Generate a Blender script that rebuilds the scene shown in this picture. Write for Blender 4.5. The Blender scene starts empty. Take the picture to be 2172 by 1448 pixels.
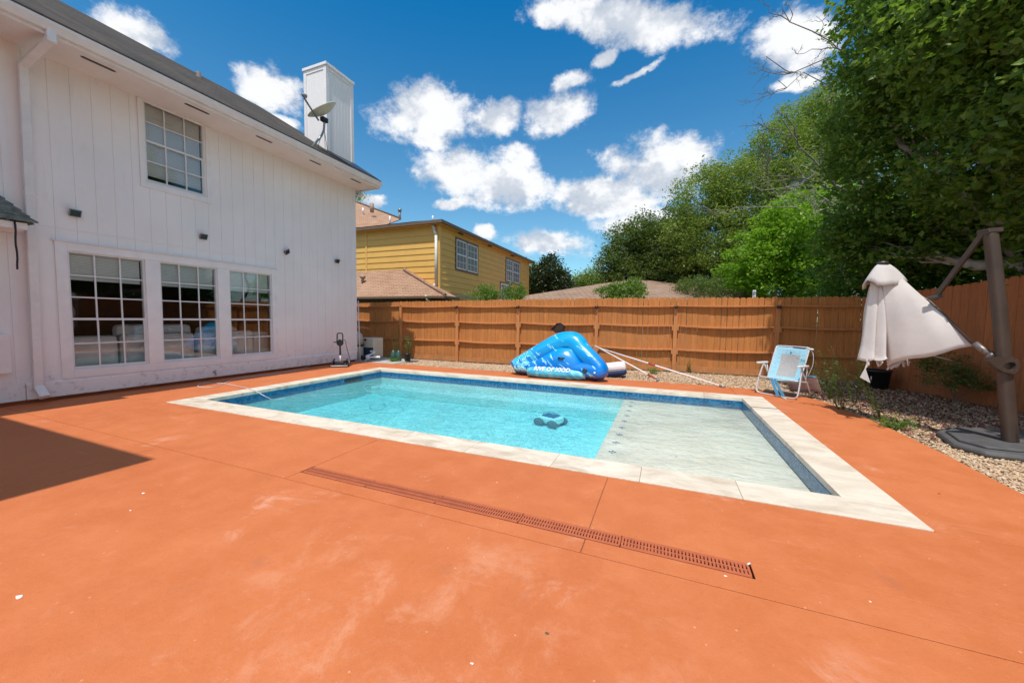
import bpy, bmesh, math, random
import numpy as np
from mathutils import Vector, Matrix, noise
random.seed(7)
S = bpy.context.scene
C = S.collection
# ------------------------------------------------------------------ camera
YAW, PITCH, ROLL, FPX, EYE = math.radians(22.28), math.radians(3.43), math.radians(0.73), 788.8, 1.42
F = Vector((-math.sin(YAW)*math.cos(PITCH), math.cos(YAW)*math.cos(PITCH), -math.sin(PITCH)))
R0 = Vector((math.cos(YAW), math.sin(YAW), 0)); U0 = R0.cross(F)
R2 = R0*math.cos(ROLL) + U0*math.sin(ROLL); U2 = R2.cross(F)
cd = bpy.data.cameras.new('camera'); cam = bpy.data.objects.new('camera', cd); C.objects.link(cam)
cam.matrix_world = Matrix(((R2.x, U2.x, -F.x, 0), (R2.y, U2.y, -F.y, 0), (R2.z, U2.z, -F.z, EYE), (0, 0, 0, 1)))
cd.sensor_width = 36; cd.lens = 36*FPX/2172; cd.clip_start = .05; cd.clip_end = 2000
S.camera = cam
# ------------------------------------------------------------------ light
SUN = Vector((.06, -.42, 1)).normalized()
SUN_EL = math.asin(SUN.z); SUN_AZ = math.atan2(SUN.x, SUN.y)
ld = bpy.data.lights.new('sun', 'SUN'); ld.energy = 3.9; ld.angle = math.radians(.53); ld.color = (1, .965, .90)
lo = bpy.data.objects.new('sun', ld); C.objects.link(lo); lo.rotation_euler = SUN.to_track_quat('Z', 'Y').to_euler()
W = bpy.data.worlds.new('World'); S.world = W; W.use_nodes = True
S.view_settings.view_transform = 'Standard'; S.view_settings.look = 'None'
S.view_settings.exposure = 0.12; S.view_settings.gamma = 1
S.render.engine = 'CYCLES'; S.cycles.use_denoising = True
S.cycles.max_bounces = 10; S.cycles.transparent_max_bounces = 16; S.cycles.diffuse_bounces = 4
S.cycles.sample_clamp_indirect = 6

def at(u, v, **k):
    """a point of the place: the sight line (u, v) met with one known plane or distance"""
    d = F + R2*((u-1086)/FPX) - U2*((v-724)/FPX); o = Vector((0, 0, EYE))
    (a, val), = k.items()
    if a == 'd': return o + d*val
    i = 'xyz'.index(a); return o + d*((val-o[i])/d[i])
def onfence(u, v, off=0.0):
    d = F + R2*((u-1086)/FPX) - U2*((v-724)/FPX)
    k = (11.45-off)/d.y; return Vector((0, 0, EYE)) + d*k
def fy(x): return 11.45+0*x

# ------------------------------------------------------------------ node helper
class NT:
    def __init__(s, tree): s.t = tree; s.n = tree.nodes; s.l = tree.links
    def new(s, typ, _in=None, **kw):
        n = s.n.new(typ)
        for k, v in kw.items(): setattr(n, k, v)
        for k, v in (_in or {}).items():
            if isinstance(v, bpy.types.NodeSocket): s.l.new(v, n.inputs[k])
            else: n.inputs[k].default_value = v
        return n
    def math(s, op, a, b=0.0, c=0.0, clamp=False):
        n = s.new('ShaderNodeMath', {0: a, 1: b, 2: c}, operation=op, use_clamp=clamp); return n.outputs[0]
    def vmath(s, op, a, b=(0, 0, 0), sc=None):
        n = s.new('ShaderNodeVectorMath', {0: a, 1: b}, operation=op)
        if sc is not None: n.inputs['Scale'].default_value = sc
        return n.outputs[1 if op in ('LENGTH', 'DOT_PRODUCT') else 0]
    def mix(s, f, a, b, mode='MIX'):
        n = s.new('ShaderNodeMix', data_type='RGBA', blend_type=mode)
        for i, v in ((0, f), (6, a), (7, b)):
            if isinstance(v, bpy.types.NodeSocket): s.l.new(v, n.inputs[i])
            else: n.inputs[i].default_value = v if i == 0 else (tuple(v)+(1,))[:4]
        return n.outputs[2]
    def noise(s, scale, detail=4, rough=.55, vec=None, dist=0.0, dim='3D'):
        n = s.new('ShaderNodeTexNoise', {'Scale': scale, 'Detail': detail, 'Roughness': rough, 'Distortion': dist}, noise_dimensions=dim)
        if vec is not None: s.l.new(vec, n.inputs['Vector'])
        return n.outputs[0]
    def ramp(s, f, *stops):
        n = s.new('ShaderNodeValToRGB', {0: f}); e = n.color_ramp.elements
        while len(e) < len(stops): e.new(.5)
        for x, (p, c) in zip(e, stops):
            x.position = p; x.color = (c, c, c, 1) if isinstance(c, (int, float)) else (tuple(c)+(1,))[:4]
        return n.outputs[0]
    def maprange(s, f, a, b, c=0.0, d=1.0, smooth=False):
        n = s.new('ShaderNodeMapRange', {0: f, 1: a, 2: b, 3: c, 4: d}, interpolation_type='SMOOTHSTEP' if smooth else 'LINEAR')
        return n.outputs[0]
def pos(t): return t.new('ShaderNodeNewGeometry').outputs['Position']
def objc(t): return t.new('ShaderNodeTexCoord').outputs['Object']
def island(t): return t.new('ShaderNodeNewGeometry').outputs['Random Per Island']
def scalev(t, v, sc): return t.new('ShaderNodeMapping', {'Vector': v, 'Scale': sc}).outputs[0]

MATS = {}
def mat(name, col=(.5, .5, .5), rough=.6, fn=None, metal=0.0, spec=.5, bump=None, var=0.0, vscale=3.0, sheen=0):
    """a Principled material; colour varies by noise; fn(t, bsdf) may add to it"""
    if name in MATS: return MATS[name]
    m = bpy.data.materials.new(name); m.use_nodes = True; t = NT(m.node_tree); b = t.n['Principled BSDF']
    b.inputs['Base Color'].default_value = tuple(col)+(1,); b.inputs['Roughness'].default_value = rough
    b.inputs['Metallic'].default_value = metal; b.inputs['Specular IOR Level'].default_value = spec
    if var:
        nz = t.noise(vscale, 5, .6, pos(t))
        c = t.mix(t.maprange(nz, .3, .7), [x*(1-var) for x in col], [min(1, x*(1+var)) for x in col]); t.l.new(c, b.inputs['Base Color'])
    if bump:
        sc, st = bump; h = t.noise(sc, 4, .6, pos(t))
        t.l.new(t.new('ShaderNodeBump', {'Strength': st, 'Distance': .01, 'Height': h}).outputs[0], b.inputs['Normal'])
    if fn: fn(t, b)
    MATS[name] = m; return m

# ------------------------------------------------------------------ world: sky and clouds
def build_world():
    t = NT(W.node_tree); t.n.clear()
    out = t.new('ShaderNodeOutputWorld')
    sky = t.new('ShaderNodeTexSky', sky_type='NISHITA', sun_disc=False, sun_elevation=SUN_EL, sun_rotation=SUN_AZ, ozone_density=3.0, air_density=1.0, dust_density=.3)
    dirv = t.vmath('NORMALIZE', t.new('ShaderNodeTexCoord').outputs['Generated'])
    sep = t.new('ShaderNodeSeparateXYZ', {0: dirv}); x, y, z = sep.outputs
    el = t.math('ARCSINE', z); az = t.math('ARCTAN2', x, y)
    # deeper blue overhead, paler towards the horizon (the air itself)
    tint = t.mix(t.maprange(el, .05, .80, 0, 1, True), (.78, 1.10, 1.06), (.0, .76, 1.10))
    skyc = t.mix(1.0, sky.outputs[0], tint, 'MULTIPLY')
    bg = t.new('ShaderNodeBackground', {'Color': skyc, 'Strength': .134})
    ae = t.new('ShaderNodeCombineXYZ', {0: az, 1: el, 2: 0.0}).outputs[0]
    # each cloud: pixel centre, half width, half height (in px), tilt
    CL = [(285,70,95,42,25),(572,195,75,50,10),(893,250,92,62,0),(1050,255,62,34,-12),(1190,235,80,40,-18),(960,365,75,50,0),(1085,392,100,48,10),(1400,360,130,62,-5),(1270,405,110,38,-8),(1290,425,120,35,0),
          (1335,28,190,52,5),(1165,28,40,30,0),(1160,515,85,28,3),(1360,462,90,26,-8),(780,425,32,16,0),(1690,90,85,70,-20),(1690,185,55,20,-10),(1215,175,50,22,-15),
          (1350,150,60,9,-30),(1285,118,32,15,-40),(960,425,45,13,-10),(1030,490,22,16,0),(600,260,40,14,10),(1470,330,50,30,0),(900,300,50,22,0),(1100,330,40,25,0)]
    field = None
    wv = t.new('ShaderNodeTexNoise', {'Vector': dirv, 'Scale': 6.0, 'Detail': 6, 'Roughness': .6}, noise_dimensions='3D').outputs['Color']
    dw = t.vmath('ADD', dirv, t.vmath('SCALE', t.vmath('SUBTRACT', wv, (.5, .5, .5)), sc=.075))
    for (u, v, hw, hh, rot) in CL:
        D = lambda a, b: (at(a, b, d=1)-Vector((0, 0, EYE))).normalized()
        c0 = D(u, v); ca, sa = math.cos(math.radians(rot)), math.sin(math.radians(rot))
        tu = (D(u+20*ca, v+20*sa)-c0)/20*hw; tv = (D(u-20*sa, v+20*ca)-c0)/20*hh
        a11, a12, a22 = tu.dot(tu), tu.dot(tv), tv.dot(tv); det = a11*a22-a12*a12
        A = (tu*a22-tv*a12)/det; Bv = (tv*a11-tu*a12)/det
        a = t.math('SUBTRACT', t.vmath('DOT_PRODUCT', dw, tuple(A)), A.dot(c0)); b = t.math('SUBTRACT', t.vmath('DOT_PRODUCT', dw, tuple(Bv)), Bv.dot(c0))
        r = t.vmath('LENGTH', t.new('ShaderNodeCombineXYZ', {0: a, 1: b, 2: 0.0}).outputs[0])
        back = t.math('LESS_THAN', t.vmath('DOT_PRODUCT', dirv, tuple(c0)), .3)
        f = t.math('SUBTRACT', t.math('SUBTRACT', 1.0, r), t.math('MULTIPLY', back, 9.0))
        field = f if field is None else t.new('ShaderNodeMath', {0: field, 1: f, 2: .15}, operation='SMOOTH_MAX').outputs[0]
    stretch = t.vmath('MULTIPLY', dirv, (1, 1, 1.35))
    n1 = t.noise(10, 8, .60, stretch); n2 = t.noise(30, 8, .68, stretch)
    dens = t.math('ADD', field, t.math('MULTIPLY', t.math('SUBTRACT', n1, .5), 1.7))
    dens = t.math('ADD', dens, t.math('MULTIPLY', t.math('SUBTRACT', n2, .5), 1.25))
    # unseen bright cloud added outside the view to lift the shaded sides
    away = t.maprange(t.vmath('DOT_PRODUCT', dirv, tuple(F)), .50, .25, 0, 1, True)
    fill_cloud = t.math('MULTIPLY', away, t.maprange(t.noise(2.4, 5, .6, dirv), .47, .62, 0, 2.2))
    dens = t.math('MAXIMUM', dens, t.math('SUBTRACT', fill_cloud, .6))
    alpha = t.maprange(dens, -.28, .45, 0, 1, True)
    # underside of the clouds is greyer: compare with the field a little lower
    lower = t.noise(9, 6, .58, t.vmath('ADD', stretch, (0, 0, .05)))
    shade = t.math('SUBTRACT', t.math('ADD', n1, .0), lower)
    shade = t.maprange(shade, -.12, .10, 0, 1, True)
    thick = t.maprange(dens, .3, 1.2, 0, 1)
    cc = t.mix(shade, (.56, .62, .71), (.98, .985, 1.0)); cc = t.mix(t.math('MULTIPLY', thick, .25), cc, (1, 1, 1))
    cloud_gain = t.maprange(t.vmath('DOT_PRODUCT', dirv, tuple(SUN)), .45, .95, .96, 1.0, True)  # cloud strength, raised a little around the sun as added fill
    cb = t.new('ShaderNodeBackground', {'Color': cc, 'Strength': cloud_gain})
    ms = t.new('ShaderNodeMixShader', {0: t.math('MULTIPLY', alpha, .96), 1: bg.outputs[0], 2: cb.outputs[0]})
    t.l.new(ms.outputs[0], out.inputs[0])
build_world()

# ------------------------------------------------------------------ mesh helper
class MB:
    def __init__(s): s.v = []; s.f = []; s.sm = []
    def add(s, vs, fs, smooth=False):
        o = len(s.v); s.v += [tuple(p) for p in vs]; s.f += [tuple(i+o for i in f) for f in fs]; s.sm += [smooth]*len(fs); return s
    def box(s, a, b, M=None):
        (x0, y0, z0), (x1, y1, z1) = a, b
        x0, x1 = min(x0, x1), max(x0, x1); y0, y1 = min(y0, y1), max(y0, y1); z0, z1 = min(z0, z1), max(z0, z1)
        vs = [Vector(p) for p in ((x0,y0,z0),(x1,y0,z0),(x1,y1,z0),(x0,y1,z0),(x0,y0,z1),(x1,y0,z1),(x1,y1,z1),(x0,y1,z1))]
        if M is not None: vs = [M @ p for p in vs]
        return s.add(vs, [(0,3,2,1),(4,5,6,7),(0,1,5,4),(1,2,6,5),(2,3,7,6),(3,0,4,7)])
    def prism(s, pts, z0, z1, M=None):
        n = len(pts); vs = [Vector((x, y, z0)) for x, y in pts]+[Vector((x, y, z1)) for x, y in pts]
        if M is not None: vs = [M @ p for p in vs]
        return s.add(vs, [tuple(range(n))[::-1], tuple(range(n, 2*n))]+[(i, (i+1) % n, n+(i+1) % n, n+i) for i in range(n)])
    def bar(s, a, b, w, h, up=(0, 0, 1)):
        a, b = Vector(a), Vector(b); d = b-a; L = d.length; d.normalize(); x = d.cross(Vector(up))
        if x.length < 1e-4: x = d.cross(Vector((1, 0, 0)))
        x.normalize(); y = x.cross(d); M = Matrix((x, d, y)).transposed().to_4x4(); M.translation = a
        return s.box((-w/2, 0, -h/2), (w/2, L, h/2), M)
    def tube(s, pts, r, n=8, cap=True, closed=False):
        pts = [Vector(p) for p in pts]; m = len(pts); rs = r if isinstance(r, (list, tuple)) else [r]*m
        vs = []; ref = None
        for i, p in enumerate(pts):
            if closed: d = pts[(i+1) % m]-pts[i-1]
            else: d = pts[min(i+1, m-1)]-pts[max(i-1, 0)]
            if d.length < 1e-9: d = Vector((0, 0, 1))
            d.normalize()
            if ref is None:
                ref = d.cross(Vector((0, 0, 1)))
                if ref.length < .1: ref = d.cross(Vector((1, 0, 0)))
            ref = (ref-d*ref.dot(d)); 
            if ref.length < 1e-6: ref = d.orthogonal()
            ref.normalize(); q = d.cross(ref)
            for k in range(n):
                a = 2*math.pi*k/n; vs.append(p+(ref*math.cos(a)+q*math.sin(a))*rs[i])
        fs = []
        for i in range(m if closed else m-1):
            j = (i+1) % m
            for k in range(n): fs.append((i*n+k, i*n+(k+1) % n, j*n+(k+1) % n, j*n+k))
        s.add(vs, fs, True)
        if cap and not closed: s.f += [tuple(len(s.v)-len(vs)+k for k in range(n))[::-1], tuple(len(s.v)-n+k for k in range(n))]; s.sm += [False, False]
        return s
    def lathe(s, prof, c, n=20, axis=None):
        M = Matrix.Translation(Vector(c)); 
        if axis is not None: M = M @ Vector(axis).to_track_quat('Z', 'Y').to_matrix().to_4x4()
        vs = [M @ Vector((r*math.cos(2*math.pi*k/n), r*math.sin(2*math.pi*k/n), z)) for r, z in prof for k in range(n)]
        fs = [(i*n+k, i*n+(k+1) % n, (i+1)*n+(k+1) % n, (i+1)*n+k) for i in range(len(prof)-1) for k in range(n)]
        s.add(vs, fs, True); o = len(s.v)-len(vs)
        if prof[0][0] > 1e-4: s.f.append(tuple(o+k for k in range(n))[::-1]); s.sm.append(False)
        if prof[-1][0] > 1e-4: s.f.append(tuple(len(s.v)-n+k for k in range(n))); s.sm.append(False)
        return s
    def grid(s, P, smooth=True):
        h, w = len(P), len(P[0]); return s.add([p for r in P for p in r], [(i*w+j, i*w+j+1, (i+1)*w+j+1, (i+1)*w+j) for i in range(h-1) for j in range(w-1)], smooth)
    def build(s, name, m, parent=None, bevel=0, label=None, solid=0, sub=0):
        me = bpy.data.meshes.new(name); me.from_pydata(s.v, [], s.f); me.polygons.foreach_set('use_smooth', s.sm); me.materials.append(m); me.update()
        o = bpy.data.objects.new(name, me); C.objects.link(o)
        if parent is not None: 
            o.parent = parent; off = parent
            T = Vector((0, 0, 0)); 
            while off is not None: T += off.location; off = off.parent
            me.transform(Matrix.Translation(-T))
        if solid: q = o.modifiers.new('solid', 'SOLIDIFY'); q.thickness = solid; q.offset = 0
        if sub: q = o.modifiers.new('sub', 'SUBSURF'); q.levels = q.render_levels = sub
        if bevel: q = o.modifiers.new('bevel', 'BEVEL'); q.width = bevel; q.segments = 2; q.limit_method = 'ANGLE'; q.angle_limit = math.radians(40)
        if label: o['label'] = label
        return o
def thing(name, label, cat, loc, group=None):
    o = bpy.data.objects.new(name, None); o.empty_display_size = .2; C.objects.link(o); o.location = loc
    o['label'] = label; o['category'] = cat
    if group: o['group'] = group
    return o
def tag(o, label, cat, group=None):
    o['label'] = label; o['category'] = cat
    if group: o['group'] = group
    return o
def struct(o, kind='structure', label=None):
    o['kind'] = kind
    if label: o['label'] = label
    return o

# ------------------------------------------------------------------ materials
def deck_fn(t, b):
    p = pos(t)
    big = t.noise(.55, 4, .55, p); mid = t.noise(3.2, 6, .65, p); fine = t.noise(90, 3, .6, p)
    c = t.mix(t.maprange(big, .3, .7), (.495, .128, .036), (.565, .162, .050))
    c = t.mix(t.math('MULTIPLY', t.maprange(mid, .42, .72), .45), c, (.64, .205, .080))
    # pale scuffs where the paint has worn
    sc = t.noise(1.7, 9, .72, p, .6); msk = t.maprange(t.noise(.8, 4, .55, t.vmath('ADD', p, (3.3, 8.1, 0))), .47, .62, 0, 1, True)
    sm = t.math('MULTIPLY', t.maprange(sc, .55, .70, 0, 1, True), msk)
    c = t.mix(t.math('MULTIPLY', sm, .7), c, (.70, .33, .21))
    # the worn, streaky patch in front of the drain, and scattered footworn streaks
    dpt = t.vmath('LENGTH', t.vmath('MULTIPLY', t.vmath('SUBTRACT', p, (-1.0, 1.35, 0)), (.75, 1.0, 0)))
    str_ = t.noise(2.6, 9, .74, t.new('ShaderNodeVectorRotate', {'Vector': scalev(t, p, (1, 1, 1)), 'Angle': .5}, rotation_type='Z_AXIS').outputs[0], .35)
    wear = t.math('MULTIPLY', t.maprange(str_, .47, .68, 0, 1, True), t.maprange(dpt, 1.35, .25, 0, 1, True)); c = t.mix(t.math('MULTIPLY', wear, .6), c, (.68, .30, .17))
    st2 = t.noise(5, 7, .7, scalev(t, t.vmath('ADD', p, (20, 3, 0)), (.35, 1.6, 1)), .2); c = t.mix(t.math('MULTIPLY', t.maprange(st2, .60, .72, 0, 1, True), .28), c, (.70, .28, .15))
    grit = t.noise(34, 5, .75, p); c = t.mix(t.maprange(grit, .56, .74, 0, .38), c, (.36, .09, .03)); c = t.mix(t.maprange(grit, .42, .28, 0, .35), c, (.70, .26, .12))
    # tiny chips: sparse white dots
    vo = t.new('ShaderNodeTexVoronoi', {'Vector': p, 'Scale': 2.6, 'Randomness': 1.0})
    dd = t.math('ADD', vo.outputs['Distance'], t.math('MULTIPLY', t.noise(60, 2, .5, p), .05))
    pick = t.math('GREATER_THAN', t.new('ShaderNodeSeparateColor', {0: vo.outputs['Color']}).outputs[0], .55)
    c = t.mix(t.math('MULTIPLY', t.maprange(dd, .046, .038), pick), c, (.78, .70, .62))
    vo2 = t.new('ShaderNodeTexVoronoi', {'Vector': p, 'Scale': 14, 'Randomness': 1.0})
    pick2 = t.math('GREATER_THAN', t.new('ShaderNodeSeparateColor', {0: vo2.outputs['Color']}).outputs[1], .75)
    c = t.mix(t.math('MULTIPLY', t.maprange(vo2.outputs['Distance'], .10, .05), t.math('MULTIPLY', pick2, .7)), c, (.73, .36, .24))
    dirt = t.noise(2.1, 7, .7, t.vmath('ADD', p, (31, 7, 0)))
    c = t.mix(t.math('MULTIPLY', t.maprange(dirt, .60, .75, 0, 1, True), .35), c, (.30, .12, .075))
    c = t.mix(t.math('MULTIPLY', t.math('SUBTRACT', fine, .35), .25, clamp=True), c, (.68, .24, .11))
    t.l.new(c, b.inputs['Base Color'])
    h = t.math('ADD', t.math('MULTIPLY', t.noise(160, 3, .6, p), .35), t.noise(14, 6, .65, p))
    t.l.new(t.new('ShaderNodeBump', {'Strength': .35, 'Distance': .012, 'Height': h}).outputs[0], b.inputs['Normal'])
    t.l.new(t.maprange(mid, .3, .7, .55, .8), b.inputs['Roughness'])
M_deck = mat('deck_paint', rough=.65, spec=.35, fn=deck_fn)
M_joint = mat('joint_paint', (.33, .10, .045), .9, var=.3)
M_concrete = mat('concrete', (.42, .40, .37), .9, var=.15, bump=(60, .3))
def trav_fn(t, b):
    p = pos(t); i = island(t)
    pp = t.vmath('ADD', p, t.new('ShaderNodeCombineXYZ', {0: t.math('MULTIPLY', i, 40), 1: t.math('MULTIPLY', i, 17), 2: 0.0}).outputs[0])
    n = t.noise(2.2, 8, .66, scalev(t, pp, (1.0, 2.2, 1)), .7); n2 = t.noise(28, 5, .7, scalev(t, pp, (1, 2.5, 1)))
    c = t.ramp(n, (.30, (.42, .32, .22)), (.46, (.64, .53, .41)), (.58, (.76, .665, .54)), (.75, (.80, .72, .61)))
    c = t.mix(t.math('MULTIPLY', i, .5), c, (.72, .61, .48)); c = t.mix(t.math('MULTIPLY', t.maprange(n2, .55, .75), .35), c, (.45, .36, .27))
    t.l.new(c, b.inputs['Base Color'])
    t.l.new(t.new('ShaderNodeBump', {'Strength': .3, 'Distance': .006, 'Height': n2}).outputs[0], b.inputs['Normal'])
M_trav = mat('travertine', rough=.55, fn=trav_fn)
def tile_fn(t, b):
    p = pos(t)
    s = t.vmath('MULTIPLY', p, (1, 1, 1)); v = t.vmath('FLOOR', t.vmath('SCALE', s, sc=30))
    wn = t.new('ShaderNodeTexWhiteNoise', {'Vector': v}, noise_dimensions='3D').outputs[0]
    c = t.ramp(wn, (0, (.008, .07, .18)), (.4, (.010, .11, .26)), (.75, (.015, .15, .32)), (1, (.03, .22, .40)))
    t.l.new(c, b.inputs['Base Color'])
M_tile = mat('waterline_tile', rough=.2, fn=tile_fn)
def plaster_fn(t, b):
    p = pos(t); n = t.noise(1.3, 6, .65, p); s = t.noise(120, 2, .5, p)
    c = t.mix(t.maprange(n, .3, .7), (.76, .75, .70), (.90, .89, .84)); c = t.mix(t.maprange(s, .55, .75, 0, .35), c, (.42, .48, .50))
    st = t.noise(2.6, 7, .7, t.vmath('ADD', p, (9, 3, 1))); c = t.mix(t.math('MULTIPLY', t.maprange(st, .56, .72, 0, 1, True), .35), c, (.52, .47, .36))
    t.l.new(c, b.inputs['Base Color'])
M_plaster = mat('pool_plaster', rough=.8, fn=plaster_fn)
def shelf_fn(t, b):
    p = pos(t); n = t.noise(1.1, 7, .66, scalev(t, p, (1, 1.7, 1)), .5); s = t.noise(120, 2, .5, p)
    c = t.ramp(n, (.32, (.62, .46, .37)), (.5, (.80, .61, .51)), (.7, (.87, .68, .58))); c = t.mix(t.maprange(s, .6, .75, 0, .25), c, (.45, .40, .36))
    sp = t.noise(8, 3, .5, t.vmath('ADD', p, (5, 5, 0))); c = t.mix(t.maprange(sp, .74, .77, 0, .7), c, (.30, .22, .14)); t.l.new(c, b.inputs['Base Color'])
M_shelf = mat('shelf_plaster', rough=.8, fn=shelf_fn)
def paint_fn(t, b):
    p = pos(t); n = t.noise(1.1, 5, .6, p); st = t.noise(3.0, 6, .7, scalev(t, p, (1, 3, .35)))
    c = t.mix(t.maprange(n, .3, .7), (.84, .78, .765), (.90, .84, .825))
    c = t.mix(t.math('MULTIPLY', t.maprange(st, .52, .78, 0, 1, True), .22), c, (.60, .57, .56))
    z = t.new('ShaderNodeSeparateXYZ', {0: p}).outputs[2]; dn = t.noise(9, 5, .7, p)
    splash = t.math('MULTIPLY', t.maprange(z, .75, .1), t.maprange(dn, .5, .75, 0, 1, True))
    c = t.mix(t.math('MULTIPLY', splash, .8), c, (.50, .34, .29))
    mk = t.noise(22, 4, .6, t.vmath('ADD', p, (0, 5, 2))); c = t.mix(t.maprange(mk, .70, .76, 0, .35), c, (.50, .44, .42))
    t.l.new(c, b.inputs['Base Color'])
    g = t.noise(60, 5, .7, scalev(t, p, (1, 1, .12)))
    t.l.new(t.new('ShaderNodeBump', {'Strength': .22, 'Distance': .006, 'Height': g}).outputs[0], b.inputs['Normal'])
M_white = mat('white_siding_paint', rough=.55, fn=paint_fn)
M_trim = mat('white_trim_paint', (.84, .79, .785), .5, var=.05, vscale=4, bump=(30, .08))
M_soffit = mat('soffit_paint', (.80, .73, .70), .6, var=.05, vscale=2)
M_gutter = mat('gutter_metal', (.80, .745, .73), .4, var=.06, vscale=5)
def shingle(name, ca, cb, cc, sx=3.2, sz=7.0):
    def fn(t, b):
        p = pos(t); br = t.new('ShaderNodeTexBrick', {'Vector': scalev(t, t.new('ShaderNodeCombineXYZ', {0: t.math('ADD', t.new('ShaderNodeSeparateXYZ', {0: p}).outputs[0], t.new('ShaderNodeSeparateXYZ', {0: p}).outputs[1]), 1: t.new('ShaderNodeSeparateXYZ', {0: p}).outputs[2], 2: 0.0}).outputs[0], (1, 1, 1)),
            'Scale': 1.0, 'Mortar Size': .012, 'Brick Width': .33, 'Row Height': .085, 'Color1': tuple(ca)+(1,), 'Color2': tuple(cb)+(1,), 'Mortar': tuple(x*.35 for x in ca)+(1,)})
        br.offset = .5
        n = t.noise(1.2, 6, .6, p); g = t.noise(70, 3, .6, p)
        c = t.mix(t.math('MULTIPLY', t.maprange(n, .4, .7), .6), br.outputs[0], cc); c = t.mix(t.maprange(g, .4, .7, 0, .3), c, [x*1.5 for x in ca])
        t.l.new(c, b.inputs['Base Color'])
        t.l.new(t.new('ShaderNodeBump', {'Strength': .8, 'Distance': .02, 'Height': br.outputs[1]}, invert=True).outputs[0], b.inputs['Normal'])
    return mat(name, rough=.95, spec=.2, fn=fn)
M_shgrey = shingle('grey_shingle', (.075, .066, .058), (.05, .045, .041), (.12, .09, .07))
M_shtan = shingle('tan_shingle', (.46, .27, .175), (.36, .20, .125), (.50, .33, .23))
M_shbrown = shingle('brown_shingle', (.36, .23, .16), (.27, .17, .12), (.33, .24, .19))
def pane_mat(name, tint=(.96, .96, .955), rough=.02, ior=1.5):
    m = bpy.data.materials.new(name); m.use_nodes = True; t = NT(m.node_tree); t.n.remove(t.n['Principled BSDF'])
    tr = t.new('ShaderNodeBsdfTransparent', {'Color': tint+(1,)}); gl = t.new('ShaderNodeBsdfGlossy', {'Roughness': rough, 'Color': (1, 1, 1, 1)})
    bm = t.new('ShaderNodeBump', {'Strength': .04, 'Distance': .02, 'Height': t.noise(2.5, 2, .5, pos(t))}); t.l.new(bm.outputs[0], gl.inputs['Normal'])
    fr = t.math('MULTIPLY', t.new('ShaderNodeFresnel', {'IOR': ior}).outputs[0], 1.25, clamp=True)
    ms = t.new('ShaderNodeMixShader', {0: fr, 1: tr.outputs[0], 2: gl.outputs[0]}); t.l.new(ms.outputs[0], t.n['Material Output'].inputs[0]); return m
M_glass = pane_mat('window_glass')
def slat_fn(col):
    def fn(t, b):
        z = t.new('ShaderNodeSeparateXYZ', {0: pos(t)}).outputs[2]; w = t.math('FRACT', t.math('MULTIPLY', z, 1/.027))
        t.l.new(t.mix(t.maprange(w, .0, .35), [x*.42 for x in col], col), b.inputs['Base Color'])
        t.l.new(t.new('ShaderNodeBump', {'Strength': .6, 'Distance': .01, 'Height': w}).outputs[0], b.inputs['Normal'])
    return fn
M_blind = mat('blind_slats', rough=.5, fn=slat_fn((.93, .90, .88)))
M_blindrail = mat('blind_rail', (.74, .74, .73), .4)
M_sash = mat('sash_metal', (.72, .70, .70), .4, var=.05)
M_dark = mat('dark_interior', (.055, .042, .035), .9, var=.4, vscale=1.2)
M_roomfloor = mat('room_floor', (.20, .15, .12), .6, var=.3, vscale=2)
M_sofa = mat('sofa_fabric', (.80, .75, .75), .9, var=.06, vscale=6, bump=(200, .2))
M_cush = mat('cushion_fabric', (.82, .78, .77), .9, var=.06, vscale=6, bump=(120, .2))
def wood(name, col, dark=.25):
    def fn(t, b):
        p = pos(t); i = island(t)
        pp = t.vmath('ADD', p, t.new('ShaderNodeCombineXYZ', {0: t.math('MULTIPLY', i, 31), 1: t.math('MULTIPLY', i, 7), 2: t.math('MULTIPLY', i, 3)}).outputs[0])
        g = t.noise(9, 7, .65, scalev(t, pp, (4, 4, .35)), .4); k = t.noise(3.2, 4, .6, pp, 1.5)
        c = t.mix(t.maprange(g, .3, .7), [x*(1-dark) for x in col], [x*(1+dark*.8) for x in col])
        c = t.mix(t.math('MULTIPLY', t.maprange(i, 0, 1), .55), c, [x*.72 for x in col])
        c = t.mix(t.math('MULTIPLY', t.maprange(k, .66, .74, 0, 1, True), .45), c, [x*.4 for x in col])
        wz = t.new('ShaderNodeSeparateXYZ', {0: p}).outputs[2]
        dirt = t.math('MULTIPLY', t.maprange(wz, .5, .0), t.maprange(t.noise(4, 5, .7, p), .4, .7)); c = t.mix(t.math('MULTIPLY', dirt, .5), c, (.20, .11, .06))
        t.l.new(c, b.inputs['Base Color'])
        t.l.new(t.new('ShaderNodeBump', {'Strength': .35, 'Distance': .006, 'Height': g}).outputs[0], b.inputs['Normal'])
    return mat(name, rough=.75, spec=.25, fn=fn)
M_picket = wood('picket_stain', (.57, .222, .066)); M_rail = wood('rail_stain', (.59, .25, .094)); M_redpicket = wood('red_picket_stain', (.46, .155, .055))
M_olddark = wood('old_board', (.16, .10, .07))
M_black = mat('black_plastic', (.018, .018, .02), .35, var=.2)
M_metalgrey = mat('grey_metal', (.30, .30, .29), .4, metal=.6, var=.2)
M_whitepvc = mat('white_pvc', (.72, .73, .76), .35, var=.05)
M_beigebox = mat('beige_metal', (.58, .55, .44), .45, var=.06)
def stone_fn(ca, cb, cc, dark):
    def fn(t, b):
        i = island(t); p = pos(t)
        c = t.ramp(i, (0, ca), (.3, cb), (.55, cc), (.8, dark), (1, (.68, .58, .44)))
        c = t.mix(t.maprange(t.noise(60, 3, .6, p), .4, .7, 0, .3), c, (.6, .5, .4)); t.l.new(c, b.inputs['Base Color'])
    return fn
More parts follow.
